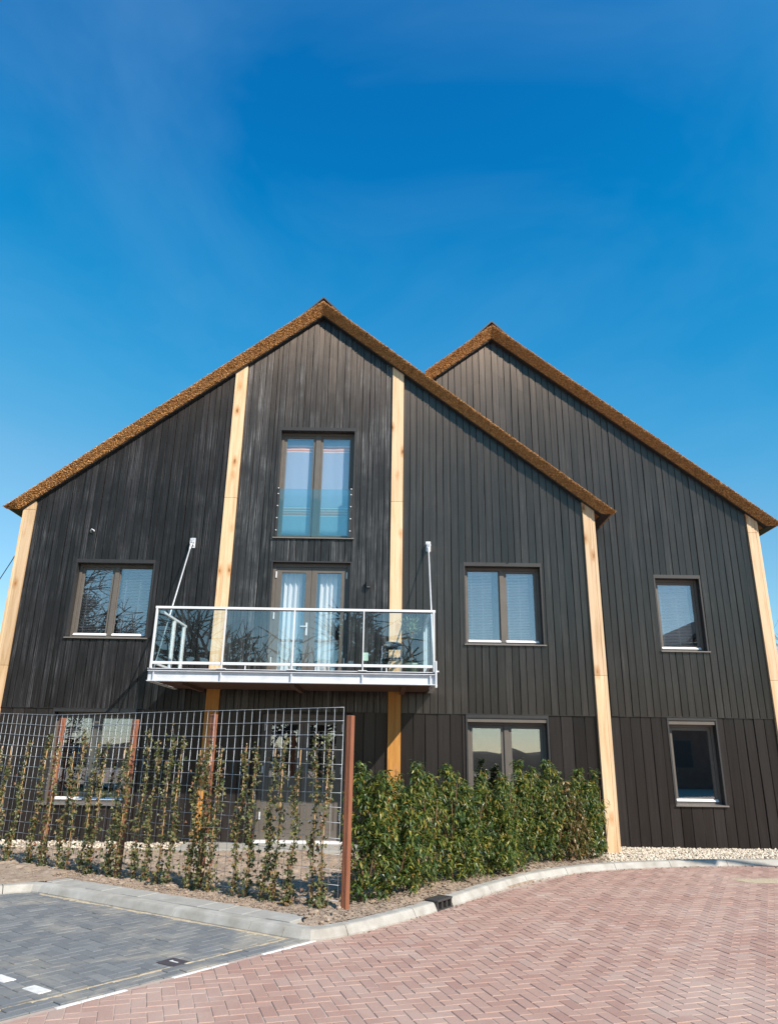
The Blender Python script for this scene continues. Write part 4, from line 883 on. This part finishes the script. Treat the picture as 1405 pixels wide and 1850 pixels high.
# ------------------------------------------------------------------ laurel hedge
HB = [(-0.24, 8.72), (0.08, 9.02), (0.33, 9.36), (0.58, 9.68), (0.86, 10.02), (1.12, 10.36), (1.40, 10.70), (1.66, 11.02), (1.94, 11.34), (2.22, 11.62), (2.52, 11.88), (2.84, 12.12), (3.16, 12.32), (3.44, 12.52)]
HH = [1.46, 1.28, 1.42, 1.26, 1.42, 1.20, 1.34, 1.28, 1.46, 1.32, 1.48, 1.16, 1.34, 1.32]
rg = random.Random(23)
for k, ((x, y), h) in enumerate(zip(HB, HH)):
    z0 = soilz(x, y)-.01
    lab = 'glossy green laurel shrub, %s of the hedge from the trellis post' % ORD[k] if k < 11 else {11: 'browning laurel shrub near the right end of the hedge', 12: 'laurel shrub second from the right end of the hedge', 13: 'narrow laurel shrub ending the hedge beside the corner post'}[k]
    t = thing('laurel_shrub', (x, y, z0), lab, 'shrub', 'laurel hedge shrubs')
    b = MB(); b.tube([(x, y, z0), (x+.01, y, z0+.3), (x+rg.gauss(0, .03), y, z0+h*.75)], [.016, .012, .005], 6); st_ = b
    for _ in range(6):
        a = rg.uniform(0, 6.28); zz = rg.uniform(.05, .5)*h; b.tube([(x, y, z0+zz*.6), (x+math.cos(a)*.13, y+math.sin(a)*.13, z0+zz+.18), (x+math.cos(a)*.2, y+math.sin(a)*.2, z0+zz+.5)], [.009, .007, .003], 5)
    b.build('stems', M_stem, t, True)
    lf = MB(); wr = 0.27 if k < 13 else 0.18
    # a few leaders of different height, each a loose cone of shoots with drooping leaves
    leads = [(x+rg.gauss(0, .03), y+rg.gauss(0, .03), h, wr*.8)] + [(x+rg.uniform(-.2, .2)*wr/.24, y+rg.uniform(-.14, .14), h*rg.uniform(.78, .97), wr*rg.uniform(.55, .75)) for _ in range(3)]
    nsh = 310 if k < 13 else 190
    for q in range(nsh):
        lx, ly, lh, lw_ = leads[0] if q % 5 < 2 else rg.choice(leads[1:])
        u_ = rg.random()**0.9; a = rg.uniform(0, 6.28); prof = lw_*(1.15-.35*u_ if u_ < .6 else max(.10, .94-(u_-.6)*2.0)); rr = prof*math.sqrt(rg.uniform(.1, 1))
        c_ = Vector((lx+math.cos(a)*rr, ly+math.sin(a)*rr, z0+.09+u_*(lh-.13)))
        axis = Vector((math.cos(a)*.5, math.sin(a)*.5, .9)).normalized(); big = rg.uniform(.7, 1.15)
        for i in range(rg.randint(7, 13)):
            aa = rg.uniform(0, 6.28); p = c_+axis*rg.uniform(-.07, .07)
            out = Vector((math.cos(aa), math.sin(aa), rg.uniform(-2.0, .2)))
            leaf_quad(lf, p, out, Vector((rg.gauss(0, .3), rg.gauss(0, .3), 1)), rg.uniform(.06, .12)*big, rg.uniform(.017, .029)*big, 0.5)
    lf.build('foliage', M_laurel_b if k == 11 else M_laurel, t)
# ------------------------------------------------------------------ bare trees (behind the camera, and behind the house)
def bare_tree(name, loc, h, spread, seed, label, mat, levels=5, multi=1, group=None, tw=1.0):
    rg = random.Random(seed); t = thing(name, loc, label, 'tree', group); trunk = MB(); twigs = MB()
    def grow(p, d, ln, r, lv):
        pts = [p]; q = p; dd = d.copy(); n = 4 if lv > 1 else 3
        for i in range(n):
            dd = (dd+Vector((rg.gauss(0, .16), rg.gauss(0, .16), rg.gauss(.03, .1)))).normalized(); q = q+dd*ln/n; pts.append(q)
        (trunk if lv >= levels-1 else twigs).tube(pts, [r*(1-.5*i/n) for i in range(n+1)], 6 if lv >= levels-1 else 4 if lv > 1 else 3, False)
        if lv == 0: return
        for i in range(rg.randint(4, 6) if lv < levels else 6):
            f = rg.uniform(.35, 1.0); b0 = pts[min(n, int(f*n))]; a = rg.uniform(0, 6.28); perp = dd.orthogonal(); perp.rotate(Matrix.Rotation(a, 3, dd)); nd_ = (dd*rg.uniform(.5, .9)+perp*rg.uniform(.55, .95)*spread+Vector((0, 0, .12))).normalized()
            grow(b0, nd_, ln*rg.uniform(.55, .78), r*.56, lv-1)
    for _ in range(multi): grow(Vector(loc)+Vector((rg.gauss(0, .15*(multi-1)), rg.gauss(0, .15*(multi-1)), 0)), Vector((rg.gauss(0, .06*multi), rg.gauss(0, .06*multi), 1)).normalized(), h*.36, h*.026*tw/math.sqrt(multi), levels)
    trunk.build('trunk', mat, t, True); twigs.build('crown', mat, t)
bare_tree('bare_tree', (-3.2, -13.0, -.09), 17.0, 1.25, 3, 'dark bare tree mirrored in the balcony glass beside the chair', M_bark, 4)
bare_tree('bare_tree', (-8.9, -12.0, -.09), 14, 1.2, 8, 'dark bare tree mirrored in the balcony glass left of the door', M_bark, 4)
bare_tree('bare_tree', (-14.2, -5.5, -.09), 15.5, 1.15, 14, 'large bare tree mirrored in the upstairs window left of the balcony', M_bark, 5)
bare_tree('bare_tree', (15.25, 28.5, -.09), 9.2, 1.0, 21, 'brown leafless tree behind the right-hand house corner', M_bark2, 5, 4, tw=.8)
bare_tree('bare_tree', (17.6, 31.0, -.09), 9.5, 1.0, 27, 'brown leafless tree farther right behind the house corner', M_bark2, 5, 4, tw=.8)
# a house and a low wooded bank across the road, seen in the window reflections
FH = thing('far_house', (19, -16, 0), 'brick house with a gable mirrored in the right-hand upstairs window', 'house')
MB().extr_y([(14, -.09), (24, -.09), (24, 4.6), (19, 9.2), (14, 4.6)], -22, -13).build('wall', M_brick, FH)
b = MB(); b.extr_y([(13.5, 4.3), (19, 9.35), (24.5, 4.3), (24.5, 4.55), (19, 9.62), (13.5, 4.55)], -22.4, -12.6); b.build('roof', M_rooftile, FH)
for x in (15.6, 18.3, 21.0): wnd = MB().box(x, x+1.4, -13.04, -12.98, 1.0, 2.6).build('window', M_frame, FH); MB().box(x+.1, x+1.3, -12.98, -12.965, 1.1, 2.5).build('pane', M_iron, wnd)
bank = MB(); n = 110; vs = []
for i in range(n+1):
    a = R(-75)+R(150)*i/n; r = 62+6*noise.noise((i*.13, 0, 0)); x = math.sin(a)*r; y = -math.cos(a)*r; hz = 2.1+.5*noise.noise((i*.21, 2, 0))+.8*noise.noise((i*.9, 5, 0)); vs += [(x, y+7, -.1), (x, y+4, hz*.8), (x, y, hz), (x*1.05, y*1.05-6, -.1)]
bank.add(vs, [(i*4+k, i*4+k+1, (i+1)*4+k+1, (i+1)*4+k) for i in range(n) for k in range(3)]); stuff(tag(bank.build('wooded_bank', M_bark, None, True), 'dark low wooded bank across the road, seen only in reflections', 'woodland'))
# street lamp just outside the frame on the right; its arm and head throw the shadow on the kerb
LP = thing('street_lamp', (10.1, 8.05, 0), 'street lamp with an arm, casting its shadow on the right kerb', 'street lamp')
MB().tube([(10.1, 8.05, 0), (10.1, 8.05, 4.5), (10.0, 8.06, 4.62), (9.85, 8.07, 4.66), (8.95, 8.12, 4.66)], [.06, .045, .04, .035, .03], 10).build('mast', M_lamp, LP, True)
MB().box(8.38, 8.98, 7.98, 8.26, 4.62, 4.72).build('lamp_head', M_lamp, LP, bevel=.02); MB().box(8.43, 8.93, 8.02, 8.22, 4.605, 4.619).build('lens', M_white, LP)
